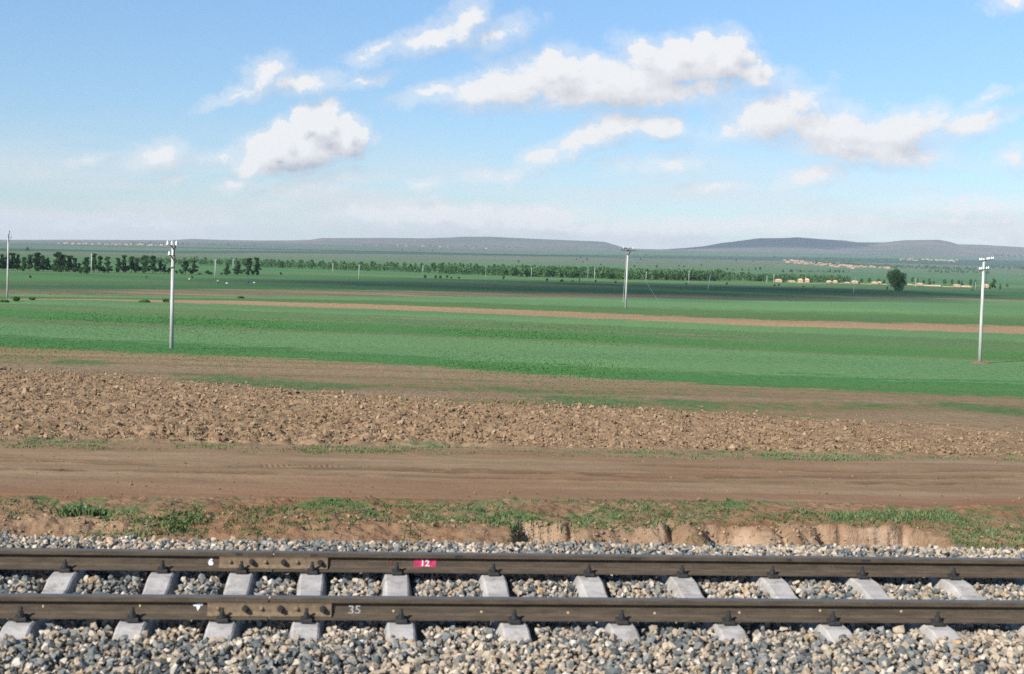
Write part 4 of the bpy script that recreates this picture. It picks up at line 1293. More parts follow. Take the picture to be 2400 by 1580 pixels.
# ------------------------------------------------------------------ houses
def houses():
    adobe = simple('adobe_wall', (.50, .315, .205), .95, .14, 1.2)
    mud = simple('mud_roof', (.54, .385, .25), .95, .12, 1.0)
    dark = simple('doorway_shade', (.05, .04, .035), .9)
    Z = 3.967

    def house(x0, x1, yt, yb, label, door=None, chim=None, side=True):
        g = at((x0 + x1) / 2, yb); m = m_per_px(g)
        W = (x1 - x0) * m; H = (yb - yt) * m; D = max(3.0, W * .55)
        e = empty('mud_house', (g[0], g[1], zground(g[0], g[1]) - .05)); e.rotation_euler.z = -YAW - .12
        tag(e, label, 'house', 'mud houses along the fields')
        h = H * .55; w = W * .86
        q = MB(); q.box((0, D / 2, h / 2), (w, D, h), .05)
        q.build('wall', adobe, e)
        q = MB(); o = .18
        rr = [[(-w / 2 - o, -o, h + .01), (w / 2 + o, -o, h + .01), (w / 2 + o, D + o, h + .01), (-w / 2 - o, D + o, h + .01)], [(-w / 2 - o, -o, h + .13), (w / 2 + o, -o, h + .13), (w / 2 + o, D + o, h + .13), (-w / 2 - o, D + o, h + .13)],
              [(-w * .22, D * .42, H), (w * .22, D * .42, H), (w * .22, D * .58, H), (-w * .22, D * .58, H)]]
        q.loft(rr); q.build('roof', mud, e)
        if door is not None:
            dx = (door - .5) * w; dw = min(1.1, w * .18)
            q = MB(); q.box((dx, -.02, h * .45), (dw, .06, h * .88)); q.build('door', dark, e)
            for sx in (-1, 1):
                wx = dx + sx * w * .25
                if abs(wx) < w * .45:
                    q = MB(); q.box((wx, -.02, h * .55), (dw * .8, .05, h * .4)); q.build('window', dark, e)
        if chim is not None:
            q = MB(); q.box(((chim - .5) * w, D * .5, H + .2), (.5, .5, .9), .03); q.build('chimney', adobe, e)
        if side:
            q = MB(); q.box((w / 2 + .9, D * .55, h * .42), (1.4, D * .6, h * .84), .04); q.build('shadowed_end', dark, e)  # dark block painted as the shadowed right end of the house
        return e
    lst = [(60, 136, 610, 641, 'mud house farthest left in the row, domed roof', None, None, True), (180, 262, 623, 644, 'low small mud house second from left in the row', None, None, False),
           (275, 328, 606, 646, 'left half of the taller mud house pair, by the chimney', None, None, False), (342, 388, 604, 646, 'mud house with a chimney, right half of the pair', None, .1, True),
           (540, 598, 623, 653, 'mud house with dark doorway left of the thin leaning pole', .9, None, False), (604, 648, 621, 653, 'mud house joined to the doorway house, farther right', None, None, True),
           (705, 770, 637, 656, 'low mud shed between the joined houses and the leaning pole', None, None, False), (775, 842, 624, 656, 'mud house behind the thin leaning pole', None, None, True),
           (962, 1020, 634, 661, 'pale mud house left of the big round tree', None, None, False), (1022, 1056, 632, 661, 'small mud house with dark doorway next to the big round tree', .4, None, True),
           (1290, 1345, 655, 671, 'low mud house right of the big round tree', None, None, False), (1384, 1444, 647, 673, 'taller mud house right of the thin pale pole', None, None, False),
           (1724, 1795, 660, 686, 'mud house left of the bushy pair of trees', None, None, False), (1992, 2060, 657, 691, 'mud house just right of the tall right pole', None, None, False)]
    for x0, x1, yt, yb, lb, dr, ch, sd in lst:
        house(1800 + x0 / Z, 1800 + x1 / Z, 500 + yt / Z, 500 + yb / Z, lb, dr, ch, sd)
    for x0, x1, yt, yb, lb in [(262, 540, 645, 650, 'low mud wall between the second house and the doorway house'), (650, 700, 648, 655, 'short mud wall left of the low shed'), (860, 960, 653, 660, 'low mud wall left of the pale house'),
                               (1058, 1105, 655, 663, 'low mud wall reaching the big round tree'), (1345, 1384, 663, 672, 'short mud wall between low and taller house'), (1446, 1605, 662, 677, 'long mud wall right of the taller mud house'), (1796, 1890, 670, 686, 'mud wall running to the bushy pair of trees'), (1620, 1720, 678, 684, 'low mud wall left of the last houses')]:
        a = at(1800 + x0 / Z, 500 + yb / Z); b = at(1800 + x1 / Z, 500 + (yb + (x1 - x0) * .012) / Z)
        m = m_per_px(a); h = (yb - yt) / Z * m
        b = a + np.array([(x1 - x0) / Z * m * math.cos(-YAW), (x1 - x0) / Z * m * math.sin(-YAW) - 0, 0]); mid = (a + b) / 2
        z = float(zground(mid[0], mid[1]))
        q = MB(); L = float(np.linalg.norm(b - a))
        n = max(3, int(L / 3))
        rings = []
        for i in range(n + 1):
            x = -L / 2 + L * i / n; hh = h * random.uniform(.82, 1.12)
            rings.append([(x, -.28, -.4), (x, .28, -.4), (x, .18, hh), (x, -.18, hh)])
        q.loft(rings)
        o = q.build('mud_wall', mud, None, (mid[0], mid[1], z)); o.rotation_euler.z = -YAW
        tag(o, lb, 'wall', 'mud walls between the houses')
    # far villages: one small mesh per house
    protos = []
    for k in range(3):
        q = MB(); w = (7, 9, 6)[k]; d = 5; h = 2.4
        q.box((0, 0, h / 2), (w, d, h)); q.loft([[(-w / 2 - .2, -d / 2 - .2, h + .01), (w / 2 + .2, -d / 2 - .2, h + .01), (w / 2 + .2, d / 2 + .2, h + .01), (-w / 2 - .2, d / 2 + .2, h + .01)], [(-w / 2 + .3, -.3, h + 1.3), (w / 2 - .3, -.3, h + 1.3), (w / 2 - .3, .3, h + 1.3), (-w / 2 + .3, .3, h + 1.3)]])
        protos.append(q)
    fm = simple('far_adobe', (.42, .275, .18), .95, .15, .3)
    pm = [q.build('village_house', fm) for q in protos]
    used = set()

    def village(n, xa, xb, yf, lb, grp, spread, sc):
        for i in range(n):
            f = (i + random.random()) / n; x = xa + (xb - xa) * f
            y = yf(f) + random.uniform(-spread, spread)
            g = at(x, y); k = random.randrange(3)
            o = pm[k] if k not in used else pm[k].copy()
            if k in used: COL.objects.link(o)
            used.add(k)
            o.location = (g[0], g[1], float(zground(g[0], g[1])) - .1); o.rotation_euler.z = random.uniform(-.5, .3)
            s = sc * random.uniform(.75, 1.2); o.scale = (s, s, s * random.uniform(.9, 1.15))
            tag(o, lb, 'house', grp)
    village(34, 1838, 2000, lambda f: 613.5 + 15 * f, 'tiny tan house in the far village above the row of mud houses', 'houses of the far right village', 2.9, 1.0)
    village(12, 2000, 2085, lambda f: 626 + 3.5 * f, 'tiny tan house at the right end of the far village, near the big tree top', 'houses at the end of the far village', 2.2, 1.0)
    village(22, 2105, 2245, lambda f: 609 + 3 * f, 'tiny brown house in the strip of houses high on the right slope', 'houses high on the right slope', 2.0, 1.1)
    village(30, 135, 420, lambda f: 571.5 + 5 * f, 'tiny pinkish house in the far village above the left tree row', 'houses of the far left village', 1.4, 1.0)
    village(8, 870, 1150, lambda f: 576 + 3 * f, 'tiny pale house at the foot of the flat topped hill', 'houses under the flat topped hill', 1.0, 1.2)


# ------------------------------------------------------------------ people working in the field
def people():
    skin = simple('skin', (.30, .17, .11), .6)
    hair = simple('black_hair', (.012, .011, .011), .6)
    cloth = {'blue': simple('blue_cloth', (.03, .12, .42), .9), 'dark': simple('dark_cloth', (.018, .018, .028), .9), 'white': simple('white_cloth', (.62, .60, .56), .9), 'navy': simple('navy_trousers', (.03, .035, .06), .9)}
    sackm = simple('white_sack', (.72, .69, .62), .9, .1, 8)

    def figure(pose, x, y, top, leg, facing, label, h=1.65):
        J = {}
        E = []
        R_ = {}

        def jn(k, p, r, par=None):
            J[k] = p; R_[k] = r
            if par: E.append((par, k))
        if pose == 'stand':
            jn('pel', (0, 0, .90), .13); jn('sp', (0, 0, 1.12), .125, 'pel'); jn('ch', (0.01, 0, 1.32), .15, 'sp'); jn('nk', (.02, 0, 1.45), .055, 'ch')
            jn('hd', (.03, 0, 1.55), .085, 'nk'); jn('ht', (.03, 0, 1.66), .075, 'hd')
            for s, q in ((1, 'l'), (-1, 'r')):
                jn('sh' + q, (.01, .17 * s, 1.37), .062, 'ch'); jn('el' + q, (0, .21 * s, 1.12), .045, 'sh' + q); jn('wr' + q, (.08, .20 * s, .88), .030, 'el' + q)
                jn('hp' + q, (0, .09 * s, .84), .095, 'pel'); jn('kn' + q, (.03 * s, .10 * s, .48), .062, 'hp' + q); jn('an' + q, (-.02 + .1 * s, .10 * s, .08), .042, 'kn' + q); jn('to' + q, (.14 + .1 * s, .11 * s, .03), .035, 'an' + q)
        elif pose == 'bend':
            jn('pel', (0, 0, .80), .14); jn('sp', (.18, 0, .92), .13, 'pel'); jn('ch', (.38, 0, .95), .15, 'sp'); jn('nk', (.50, 0, .97), .055, 'ch')
            jn('hd', (.60, 0, .97), .085, 'nk'); jn('ht', (.70, 0, .96), .078, 'hd')
            for s, q in ((1, 'l'), (-1, 'r')):
                jn('sh' + q, (.40, .17 * s, .92), .06, 'ch'); jn('el' + q, (.45, .2 * s, .66), .045, 'sh' + q); jn('wr' + q, (.52, .15 * s, .42), .03, 'el' + q)
                jn('hp' + q, (0, .09 * s, .76), .1, 'pel'); jn('kn' + q, (.07, .11 * s, .44), .065, 'hp' + q); jn('an' + q, (-.02 + .06 * s, .11 * s, .08), .042, 'kn' + q); jn('to' + q, (.14 + .06 * s, .12 * s, .03), .035, 'an' + q)
        else:  # squat
            jn('pel', (0, 0, .26), .15); jn('sp', (.10, 0, .46), .135, 'pel'); jn('ch', (.22, 0, .64), .15, 'sp'); jn('nk', (.29, 0, .76), .055, 'ch')
            jn('hd', (.34, 0, .85), .085, 'nk'); jn('ht', (.38, 0, .95), .078, 'hd')
            for s, q in ((1, 'l'), (-1, 'r')):
                jn('sh' + q, (.23, .18 * s, .67), .06, 'ch'); jn('el' + q, (.40, .22 * s, .48), .045, 'sh' + q); jn('wr' + q, (.56, .15 * s, .32), .03, 'el' + q)
                jn('hp' + q, (.02, .11 * s, .25), .105, 'pel'); jn('kn' + q, (.34, .16 * s, .42), .065, 'hp' + q); jn('an' + q, (.12, .14 * s, .08), .042, 'kn' + q); jn('to' + q, (.28, .15 * s, .03), .035, 'an' + q)
        for q in 'lr':
            w = Vector(J['wr' + q]); el = Vector(J['el' + q]); d = (w - el).normalized(); sd = Vector((0, 1, 0)); fwd = d.cross(sd).normalized()
            jn('pm' + q, tuple(w + d * .08), .034, 'wr' + q)
            for i in range(4):
                b = w + d * .115 + fwd * (i - 1.5) * .021
                jn('f%d' % i + q, tuple(b), .010, 'pm' + q); jn('g%d' % i + q, tuple(b + d * (.07, .08, .075, .06)[i] + sd * .015), .008, 'f%d' % i + q)
            jn('t0' + q, tuple(w + d * .05 + fwd * .045), .012, 'pm' + q); jn('t1' + q, tuple(w + d * .09 + fwd * .06), .010, 't0' + q)
        keys = list(J); idx = {k: i for i, k in enumerate(keys)}
        me = bpy.data.meshes.new('body'); me.from_pydata([J[k] for k in keys], [(idx[a], idx[b]) for a, b in E], [])
        tmp = bpy.data.objects.new('tmp', me); COL.objects.link(tmp)
        md = tmp.modifiers.new('skin', 'SKIN'); md.use_smooth_shade = True
        for i, k in enumerate(keys):
            me.skin_vertices[0].data[i].radius = (R_[k], R_[k]); me.skin_vertices[0].data[i].use_root = (k == 'pel')
        sb = tmp.modifiers.new('sub', 'SUBSURF'); sb.levels = 1; sb.render_levels = 1
        dg = bpy.context.evaluated_depsgraph_get()
        body = bpy.data.meshes.new_from_object(tmp.evaluated_get(dg)); bpy.data.objects.remove(tmp)
        body.materials.clear()
        for m in (skin, cloth[top], cloth[leg]): body.materials.append(m)
        up = {'sp', 'ch'} | {k for k in keys if k[:2] in ('sh', 'el')}; lo = {'pel'} | {k for k in keys if k[:2] in ('hp', 'kn', 'an', 'to')}
        ks = np.array([J[k] for k in keys])
        for pl in body.polygons:
            k = keys[int(np.argmin(((ks - np.array(pl.center)) ** 2).sum(1)))]
            pl.material_index = 1 if k in up else 2 if k in lo else 0
        g = at(x, y)
        e = empty('person', g); e.rotation_euler.z = facing; s = h / 1.72; e.scale = (s,) * 3
        tag(e, label, 'person', 'people working in the field')
        link('body', body, None, e)
        q = MB(); c = Vector(J['ht']); ax = (c - Vector(J['hd'])).normalized()
        bmesh.ops.create_uvsphere(q.bm, u_segments=12, v_segments=8, radius=.098, matrix=Matrix.Translation(c - ax * .035 + Vector((-.014, 0, .014))))
        q.build('hair', hair, e, smooth=True)
        # face details
        fd = Vector((1, 0, 0)) if pose == 'stand' else (Vector((.5, 0, -1)).normalized() if pose == 'bend' else Vector((1, 0, -.35)).normalized())
        hc = Vector(J['hd']) + ax * .045
        q = MB(); q.cyl(hc + fd * .06, hc + fd * .105 - ax * .012, .014, .008, 6)
        for s_ in (-1, 1):
            q.cyl(hc + Vector((0, s_ * .08, 0)) - ax * .02, hc + Vector((0, s_ * .095, 0)) + ax * .03, .016, .012, 6)
        q.build('face_features', skin, e)
        return e

    def sack(x, y, w, hgt, label):
        g = at(x, y); m = m_per_px(g)
        bm = MB(); bmesh.ops.create_icosphere(bm.bm, subdivisions=3, radius=1)
        for v in bm.bm.verts:
            n = float(fbm(np.array(v.co.x * 1.6 + x), np.array(v.co.y * 1.6 + v.co.z), 3, 12))
            v.co *= 1 + .25 * n
            v.co.x *= w * m * .5; v.co.y *= w * m * .4; v.co.z = max(v.co.z, -.6) * hgt * m * .62
        o = bm.build('grain_sack', sackm, None, g + np.array([0, 0, hgt * m * .3]), True)
        tag(o, label, 'sack', 'white sacks in the field')
    a = .0
    figure('squat', 73, 653, 'dark', 'dark', a + math.pi, 'person in dark clothes crouching in the field below the left end of tree row')
    figure('bend', 342, 654, 'dark', 'navy', -.4, 'person in dark clothes bending over the crop, left of the tall left pole', 1.3)
    figure('squat', 452, 653, 'dark', 'dark', math.pi, 'person in dark clothes crouching beside a white sack')
    sack(444, 655, 4.5, 2.6, 'white sack left of the crouching person in dark clothes')
    figure('squat', 513, 664, 'white', 'navy', math.pi * .9, 'person in white shirt crouching in the field')
    sack(532, 665, 6, 3, 'flat white sack between the white shirt and the blue shirt')
    figure('squat', 580, 663.5, 'blue', 'navy', 0, 'person in bright blue shirt leaning over the crop')
    sack(596, 664, 4.5, 3.4, 'white sack in front of the person in blue shirt')
    figure('bend', 1339.5, 663, 'dark', 'dark', 0, 'left one of two dark figures bending close together in the shaded field', 1.5)
    figure('bend', 1344.5, 662.5, 'dark', 'dark', math.pi, 'right one of two dark figures bending close together in the shaded field', 1.5)
    figure('stand', 1358, 663, 'dark', 'dark', .8, 'dark figure standing alone in the shaded field', 1.7)


# ------------------------------------------------------------------ hills
SKY = [(-900, 566), (-300, 563), (0, 562), (200, 562), (400, 563), (450, 560), (520, 562.5), (600, 563.8), (690, 563.5), (730, 562), (752, 558.2), (900, 557.7), (1000, 558.7), (1050, 557), (1085, 555), (1150, 555), (1200, 557.5), (1300, 562), (1400, 566), (1418, 567.2), (1440, 574), (1455, 578.5), (1475, 583), (1550, 585), (1600, 582), (1650, 577.5), (1690, 570), (1740, 564), (1780, 558.7), (1830, 558.5), (1870, 556.5), (1920, 560.5), (1980, 564), (2010, 568), (2070, 568.6), (2120, 563.5), (2200, 562.5), (2222, 566), (2245, 573), (2300, 574), (2400, 580), (2700, 584), (3300, 600)]


def hills():
    t = NT('hill_heath'); p = t.pos()
    a = t.noise(t.mapped(p, (.0018, .004, .004)), 1.0, 7, .62); b = t.noise(p, .012, 5, .6)
    c = t.mix(t.mr(a, .35, .65), (.085, .085, .045), (.16, .125, .085)); c = t.mix(t.mr(b, .5, .7, 0, .6), c, (.06, .085, .04))
    t.bump(a, .5, 15)
    m = t.done(c, 1.0)
    RY = 7600.0
    pts = np.array([on_plane_y(x, y, RY) for x, y in SKY])

    def make(x0, x1, label):
        i0 = on_plane_y(x0, 570, RY)[0]; i1 = on_plane_y(x1, 570, RY)[0]

        def fx(u, v):
            Y = 5700 + 5000 * v
            Xr = i0 + (i1 - i0) * u
            X = Xr * Y / RY
            zr = np.interp(Xr, pts[:, 0], pts[:, 1 + 1])
            zg = zground(X, np.minimum(Y, 8900)) - 12
            f = sstep(6150, RY, Y) * 1.0
            f = f ** 1.25 * sstep(10700, 8600, Y)
            gl = .16 * fbm(X / 420, Y / 900, 4, 401) * f * (1 - sstep(.82, 1, f))
            return X, Y, zg + (zr - zg) * np.clip(f + gl, 0, 1.0)
        V, F, X, Y = grid(520, 90, fx)
        o = link('hill', fast_mesh('hill', V, F, None, True), m)
        tag(o, label, kind='structure')
    make(-900, 1510, 'long flat topped hill on the horizon')
    make(1510, 3300, 'rounded hills on the horizon at right')


# ------------------------------------------------------------------ air, sun, sky, camera
SUN_AZ = (-.74, -.673); SUN_EL = R(34)


def air():
    q = MB(); q.box((1000, 5000, 50), (21000, 11600, 220))
    t = bpy.data.materials.new('haze_air'); t.use_nodes = True; nt = t.node_tree; nt.nodes.clear()
    o = nt.nodes.new('ShaderNodeOutputMaterial'); v = nt.nodes.new('ShaderNodeVolumePrincipled')
    v.inputs['Color'].default_value = (.74, .87, 1.0, 1); v.inputs['Density'].default_value = HAZE
    v.inputs['Anisotropy'].default_value = .0
    nt.links.new(v.outputs[0], o.inputs['Volume'])
    h = q.build('haze', t); tag(h, 'thin bluish air haze over the plain', kind='stuff')


HAZE = 8.0e-5


def shade_clouds():
    """clouds standing outside the view towards the sun; their shadows lie on the fields and the hill"""
    mat = bpy.data.materials.new('cloud_vapour'); mat.use_nodes = True; nt = mat.node_tree; nt.nodes.clear()
    oo = nt.nodes.new('ShaderNodeOutputMaterial'); vv = nt.nodes.new('ShaderNodeVolumePrincipled')
    vv.inputs['Color'].default_value = (.95, .95, .95, 1); vv.inputs['Density'].default_value = .0085
    nt.links.new(vv.outputs[0], oo.inputs['Volume'])
    sd = Vector((SUN_AZ[0] * math.cos(SUN_EL), SUN_AZ[1] * math.cos(SUN_EL), math.sin(SUN_EL)))

    def cloud(target, alt, size, label, seed):
        t = alt / sd.z
        c = Vector(target) + sd * t
        mb = MB(); q = random.Random(seed)
        bmesh.ops.create_icosphere(mb.bm, subdivisions=5, radius=1)
        for v in mb.bm.verts:
            x, y, z = v.co
            n = float(fbm(np.array(x * 2.2 + seed), np.array(y * 2.2 + z * 1.4), 4, seed))
            k = 1 + .42 * n
            v.co.x *= size[0] * k; v.co.y *= size[1] * k; v.co.z = (z if z > 0 else z * .35) * size[2] * k
        o = mb.build('cloud', mat, None, c, True); tag(o, label, 'cloud', 'clouds over the plain', 'stuff')
    for i, (x, y, alt, sz) in enumerate(SHADE):
        g = on_plane_y(x, y, 7300) if y < 580 else at(x, y)
        cloud(g, alt, sz, 'white cumulus cloud out of view, its shadow on the land', 20 + i)


SHADE = [(1100, 676, 520, (75, 62, 45)), (1420, 676, 540, (85, 90, 50)), (1760, 677, 540, (90, 85, 50)), (1985, 683, 560, (50, 36, 40)), (1790, 571, 1500, (520, 420, 260)), (700, 586, 1500, (900, 130, 150))]


def world():
    w = bpy.data.worlds.new('World'); sc.world = w; w.use_nodes = True
    t = w.node_tree; t.nodes.clear()

    def n(typ, **kw):
        nd = t.nodes.new(typ)
        for k, v in kw.items(): setattr(nd, k, v)
        return nd

    def lk(a, b): t.links.new(a, b)

    def mth(op, a, b=None, c=None, clamp=False, tree=t):
        m = tree.nodes.new('ShaderNodeMath'); m.operation = op; m.use_clamp = clamp
        for i, v in enumerate((a, b, c)):
            if v is None: continue
            if isinstance(v, (int, float)): m.inputs[i].default_value = v
            else: tree.links.new(v, m.inputs[i])
        return m.outputs[0]
    out = n('ShaderNodeOutputWorld'); bg = n('ShaderNodeBackground'); bg.inputs[1].default_value = .10
    lk(bg.outputs[0], out.inputs[0])
    sky = n('ShaderNodeTexSky', sky_type='NISHITA'); sky.sun_disc = False
    sky.sun_elevation = SUN_EL; sky.sun_rotation = math.atan2(SUN_AZ[0], SUN_AZ[1]); sky.air_density = .85; sky.dust_density = .1; sky.ozone_density = 2.2; sky.altitude = 600
    tc = n('ShaderNodeTexCoord'); sp = n('ShaderNodeSeparateXYZ'); lk(tc.outputs['Generated'], sp.inputs[0])
    yy = mth('MAXIMUM', sp.outputs[1], .03)
    u = mth('DIVIDE', sp.outputs[0], yy); v = mth('DIVIDE', sp.outputs[2], yy)
    cb = n('ShaderNodeCombineXYZ'); lk(u, cb.inputs[0]); lk(v, cb.inputs[1])
    front = n('ShaderNodeMapRange'); front.interpolation_type = 'SMOOTHSTEP'; lk(sp.outputs[1], front.inputs[0]); front.inputs[1].default_value = .1; front.inputs[2].default_value = .35

    # density group
    g = bpy.data.node_groups.new('cloud_density', 'ShaderNodeTree')
    g.interface.new_socket('Vector', in_out='INPUT', socket_type='NodeSocketVector')
    g.interface.new_socket('Base', in_out='OUTPUT', socket_type='NodeSocketFloat')
    gi = g.nodes.new('NodeGroupInput'); go = g.nodes.new('NodeGroupOutput')
    wn = g.nodes.new('ShaderNodeTexNoise'); wn.inputs['Scale'].default_value = 40; wn.inputs['Detail'].default_value = 6; wn.inputs['Roughness'].default_value = .68
    g.links.new(gi.outputs[0], wn.inputs['Vector'])
    ws = g.nodes.new('ShaderNodeVectorMath'); ws.operation = 'MULTIPLY_ADD'; g.links.new(wn.outputs['Color'], ws.inputs[0]); ws.inputs[1].default_value = (.026, .018, 0); ws.inputs[2].default_value = (-.013, -.009, 0)
    wa = g.nodes.new('ShaderNodeVectorMath'); wa.operation = 'ADD'; g.links.new(gi.outputs[0], wa.inputs[0]); g.links.new(ws.outputs[0], wa.inputs[1])
    acc = None
    k = 2400 / 2380
    ss = g.nodes.new('ShaderNodeSeparateXYZ'); g.links.new(wa.outputs[0], ss.inputs[0])

    def uv(x, y):
        d = ray(x * k, y * k); return d[0] / d[1], d[2] / d[1]
    for (x, y, rx, ry, rot, a) in CLOUDS:
        cu, cv = uv(x, y)
        cx = g.nodes.new('ShaderNodeCombineXYZ'); g.links.new(ss.outputs[0], cx.inputs[0]); g.links.new(ss.outputs[1], cx.inputs[1])
        if acc is not None: g.links.new(acc, cx.inputs[2])      # evaluated one after the other
        mp = g.nodes.new('ShaderNodeMapping'); mp.vector_type = 'TEXTURE'
        mp.inputs['Location'].default_value = (cu, cv, 0); mp.inputs['Rotation'].default_value = (0, 0, R(rot) + ROLL)
        mp.inputs['Scale'].default_value = (rx * k / FPX * 1.25, ry * k / FPX * 1.25, 1e6)
        g.links.new(cx.outputs[0], mp.inputs['Vector'])
        ln = g.nodes.new('ShaderNodeVectorMath'); ln.operation = 'LENGTH'; g.links.new(mp.outputs[0], ln.inputs[0])
        e = mth('MULTIPLY_ADD', ln.outputs['Value'], -a, a, tree=g)
        if acc is None: acc = e
        else:
            m = g.nodes.new('ShaderNodeMath'); m.operation = 'SMOOTH_MAX'; g.links.new(acc, m.inputs[0]); g.links.new(e, m.inputs[1]); m.inputs[2].default_value = .12; acc = m.outputs[0]
    fn = g.nodes.new('ShaderNodeTexNoise'); fn.inputs['Scale'].default_value = 36; fn.inputs['Detail'].default_value = 9; fn.inputs['Roughness'].default_value = .67
    fm = g.nodes.new('ShaderNodeMapping'); fm.inputs['Scale'].default_value = (1, 1.2, 1); fm.inputs['Rotation'].default_value = (0, 0, R(-6)); g.links.new(gi.outputs[0], fm.inputs['Vector']); g.links.new(fm.outputs[0], fn.inputs['Vector'])
    d = mth('MULTIPLY_ADD', fn.outputs['Fac'], 2.0, -1.04, tree=g)
    d = mth('ADD', mth('MAXIMUM', acc, -1.0, tree=g), d, tree=g)
    g.links.new(d, go.inputs[0])

    def dens(vec):
        gn = n('ShaderNodeGroup'); gn.node_tree = g; lk(vec, gn.inputs[0]); return gn.outputs[0]
    d0 = dens(cb.outputs[0])
    of = n('ShaderNodeVectorMath', operation='ADD'); lk(cb.outputs[0], of.inputs[0]); of.inputs[1].default_value = (-.008, .013, 0)
    d1 = dens(of.outputs[0])
    al = n('ShaderNodeMapRange'); al.interpolation_type = 'SMOOTHSTEP'; lk(d0, al.inputs[0]); al.inputs[1].default_value = .0; al.inputs[2].default_value = .56
    ve = n('ShaderNodeMapRange'); ve.interpolation_type = 'SMOOTHSTEP'; lk(d0, ve.inputs[0]); ve.inputs[1].default_value = -.55; ve.inputs[2].default_value = .25; ve.inputs[4].default_value = .42
    alpha = mth('MULTIPLY', mth('MAXIMUM', al.outputs[0], ve.outputs[0]), front.outputs[0])
    alpha = mth('MULTIPLY', alpha, .97)
    # light side from the density difference towards the sun
    sh = mth('SUBTRACT', d0, d1)
    li = n('ShaderNodeMapRange'); lk(sh, li.inputs[0]); li.inputs[1].default_value = -1.35; li.inputs[2].default_value = .50
    lit = li.outputs[0]
    cr = n('ShaderNodeValToRGB'); lk(lit, cr.inputs[0])
    el = cr.color_ramp.elements; el[0].position = 0; el[0].color = (*CLOUD_DARK, 1); el[1].position = 1; el[1].color = (*CLOUD_LIT, 1)
    e2 = el.new(.5); e2.color = (*CLOUD_MID, 1)
    # thin parts keep some sky; high thin sheet near the horizon
    st = n('ShaderNodeTexNoise'); st.inputs['Scale'].default_value = 5.0; st.inputs['Detail'].default_value = 6; st.inputs['Roughness'].default_value = .58
    smp = n('ShaderNodeMapping'); smp.inputs['Scale'].default_value = (1.0, 9.0, 1); lk(cb.outputs[0], smp.inputs['Vector']); lk(smp.outputs[0], st.inputs['Vector'])
    sb = n('ShaderNodeMapRange'); sb.interpolation_type = 'SMOOTHSTEP'; lk(v, sb.inputs[0]); sb.inputs[1].default_value = .10; sb.inputs[2].default_value = .005; sb.inputs[3].default_value = 0; sb.inputs[4].default_value = 1
    sm = n('ShaderNodeMapRange'); sm.interpolation_type = 'SMOOTHSTEP'; lk(st.outputs['Fac'], sm.inputs[0]); sm.inputs[1].default_value = .36; sm.inputs[2].default_value = .60
    sheet = mth('MULTIPLY', mth('MULTIPLY', sb.outputs[0], sm.outputs[0]), .85)
    sheet = mth('MULTIPLY', sheet, front.outputs[0])
    # the blue of the sky, a little richer than the model gives
    hs = n('ShaderNodeMix', data_type='RGBA', blend_type='MULTIPLY'); hs.inputs[0].default_value = 1; lk(sky.outputs[0], hs.inputs[6]); 
    vr = n('ShaderNodeMapRange'); lk(v, vr.inputs[0]); vr.inputs[1].default_value = 0; vr.inputs[2].default_value = .20
    tr = n('ShaderNodeValToRGB'); lk(vr.outputs[0], tr.inputs[0])
    tr.color_ramp.elements[0].color = (*SKY_LOW, 1); tr.color_ramp.elements[1].color = (*SKY_TINT, 1)
    lk(tr.outputs[0], hs.inputs[7])
    m1 = n('ShaderNodeMix', data_type='RGBA'); lk(sheet, m1.inputs[0]); lk(hs.outputs[2], m1.inputs[6]); m1.inputs[7].default_value = (*SHEET, 1)
    m2 = n('ShaderNodeMix', data_type='RGBA'); lk(alpha, m2.inputs[0]); lk(m1.outputs[2], m2.inputs[6]); lk(cr.outputs[0], m2.inputs[7])
    lk(m2.outputs[2], bg.inputs[0])
    w.cycles.sampling_method = 'MANUAL'; w.cycles.sample_map_resolution = 512


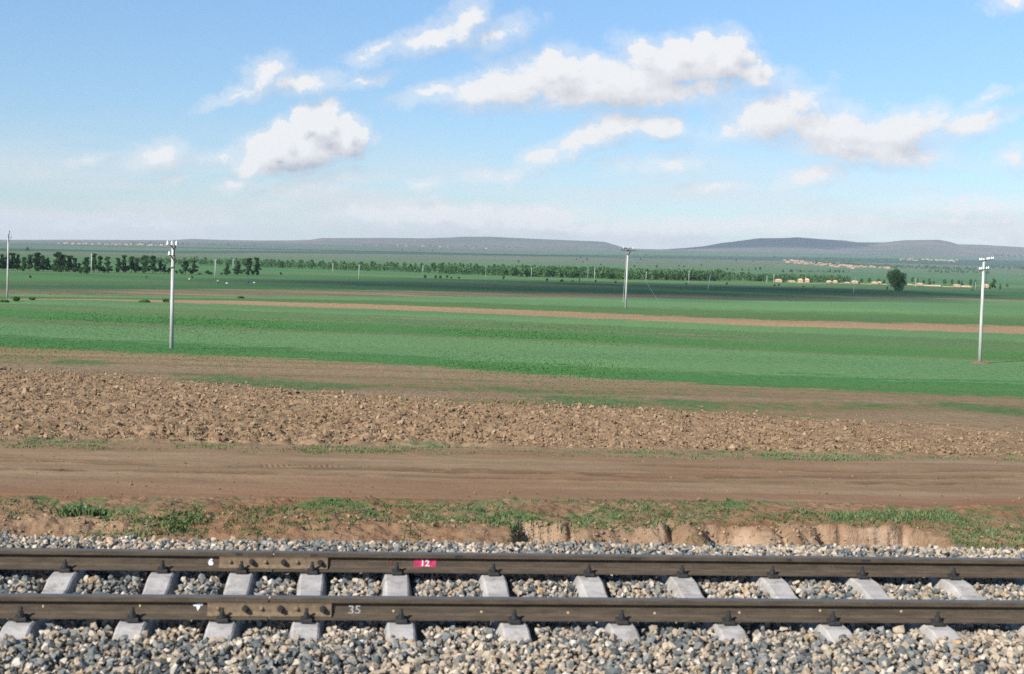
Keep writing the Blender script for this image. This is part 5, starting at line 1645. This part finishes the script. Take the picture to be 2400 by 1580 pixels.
CLOUD_LIT = (6.0, 6.0, 6.05); CLOUD_MID = (4.7, 4.7, 4.95); CLOUD_DARK = (2.9, 3.2, 3.75); SHEET = (5.4, 5.25, 5.35)
SKY_TINT = (.82, .95, 1.0); SKY_LOW = (.60, .62, .66)
CLOUDS = [  # photo x, y, half sizes, tilt, weight
    (640, 345, 84, 44, 24, 1.9), (740, 288, 58, 46, 0, 2.0), (800, 316, 56, 42, -8, 1.9), (590, 378, 46, 22, 30, 1.7), (700, 342, 125, 46, 8, 1.9),
    (706, 266, 30, 27, 0, 1.9), (762, 262, 30, 27, 0, 1.9), (802, 292, 28, 24, 0, 1.8), (836, 318, 24, 22, 0, 1.6), (664, 302, 34, 27, 0, 1.8), (620, 328, 30, 24, 0, 1.8),
    (1290, 142, 40, 28, 0, 1.2), (1362, 146, 42, 28, 0, 1.2), (1500, 122, 44, 30, 0, 1.2), (1570, 106, 44, 28, 0, 1.2), (1640, 98, 44, 26, 0, 1.2), (1706, 104, 42, 28, 0, 1.2), (1745, 138, 34, 28, 0, 1.2), (1780, 168, 26, 20, 0, 1.0), (1310, 168, 72, 50, 0, 1.15), (1190, 200, 130, 42, 8, 1.15), (1420, 190, 200, 54, 6, 1.4), (1560, 150, 140, 58, 8, 1.25), (1675, 138, 85, 55, -6, 1.3), (1745, 176, 55, 30, -20, 1.1), (1480, 215, 290, 32, 4, 1.1),
    (1085, 52, 50, 36, 40, .95), (1000, 88, 110, 26, 18, .85), (1160, 80, 60, 26, 20, .7), (890, 115, 70, 16, 18, .65),
    (615, 178, 48, 30, 40, .85), (700, 190, 90, 22, 6, .8), (555, 216, 70, 12, 20, .6), (850, 190, 40, 9, 15, .5), (1010, 210, 70, 16, 12, .6),
    (1430, 294, 70, 32, 8, 1.25), (1515, 296, 70, 27, -4, 1.15), (1350, 325, 95, 27, 22, 1.1), (1275, 358, 65, 18, 20, .9),
    (1790, 275, 95, 52, 0, 1.1), (1860, 238, 65, 32, 10, .9), (1950, 305, 145, 55, -6, 1.15), (2100, 305, 150, 45, 6, 1.1), (2255, 285, 85, 28, 14, 1.1), (1990, 350, 210, 30, -6, 1.1), (2150, 368, 70, 16, 0, .75), (1690, 310, 55, 28, 20, .6),
    (1885, 410, 70, 20, 12, .85),
    (360, 362, 55, 24, 15, .62), (515, 362, 40, 11, 10, .52), (540, 426, 34, 12, 8, .7), (740, 430, 80, 17, 12, .6), (210, 370, 30, 7, 10, .45), (420, 410, 30, 8, 10, .42),
    (2300, 228, 52, 12, 20, .62), (2355, 368, 36, 24, 0, .62), (2350, 4, 42, 20, 0, .7),
    (1555, 378, 90, 18, 5, .5), (1170, 405, 75, 11, 10, .52), (985, 425, 32, 9, 5, .55), (1650, 437, 50, 9, 4, .45),
    (2220, 506, 80, 14, 4, .7), (2335, 520, 50, 22, 0, .7), (2250, 462, 130, 9, 0, .52), (2345, 556, 40, 14, 0, .8),
    (1000, 503, 260, 30, -2, .95), (1250, 502, 130, 28, -4, 1.0), (1300, 530, 420, 20, 0, .9), (1750, 524, 360, 20, 0, .8), (300, 520, 330, 14, 0, .6), (2250, 480, 200, 14, 0, .65),
]


def lights_camera():
    l = bpy.data.lights.new('sun', 'SUN'); l.energy = 4.7; l.angle = R(.53); l.color = (1.0, .955, .88)
    o = bpy.data.objects.new('sun', l); COL.objects.link(o)
    d = Vector((SUN_AZ[0] * math.cos(SUN_EL), SUN_AZ[1] * math.cos(SUN_EL), math.sin(SUN_EL)))
    o.rotation_euler = d.to_track_quat('Z', 'Y').to_euler(); o.location = (0, -20, 60)
    c = bpy.data.cameras.new('camera'); c.sensor_width = 36; c.lens = FPX / 2400 * 36; c.clip_start = .1; c.clip_end = 40000
    c.dof.use_dof = True; c.dof.focus_distance = 60; c.dof.aperture_fstop = 4.0
    co = bpy.data.objects.new('camera', c); COL.objects.link(co)
    m = Matrix((RX, UX, -FW)).transposed().to_4x4(); m.translation = (0, 0, CAMH)
    co.matrix_world = m
    sc.camera = co
    sc.view_settings.view_transform = 'Standard'; sc.view_settings.look = 'None'; sc.view_settings.gamma = 1.0
    sc.view_settings.exposure = EXPO
    sc.cycles.max_bounces = 6; sc.cycles.diffuse_bounces = 3; sc.cycles.volume_bounces = 0; sc.cycles.transparent_max_bounces = 6
    sc.cycles.use_denoising = False
    sc.cycles.sample_clamp_indirect = 4


EXPO = 0.62
build_ground(); build_plough(); build_road(); build_bank()
build_ballast(); build_clods(); weeds(); crop()
track(); poles(); trees(); houses(); people(); hills()
shade_clouds(); air(); world(); lights_camera()
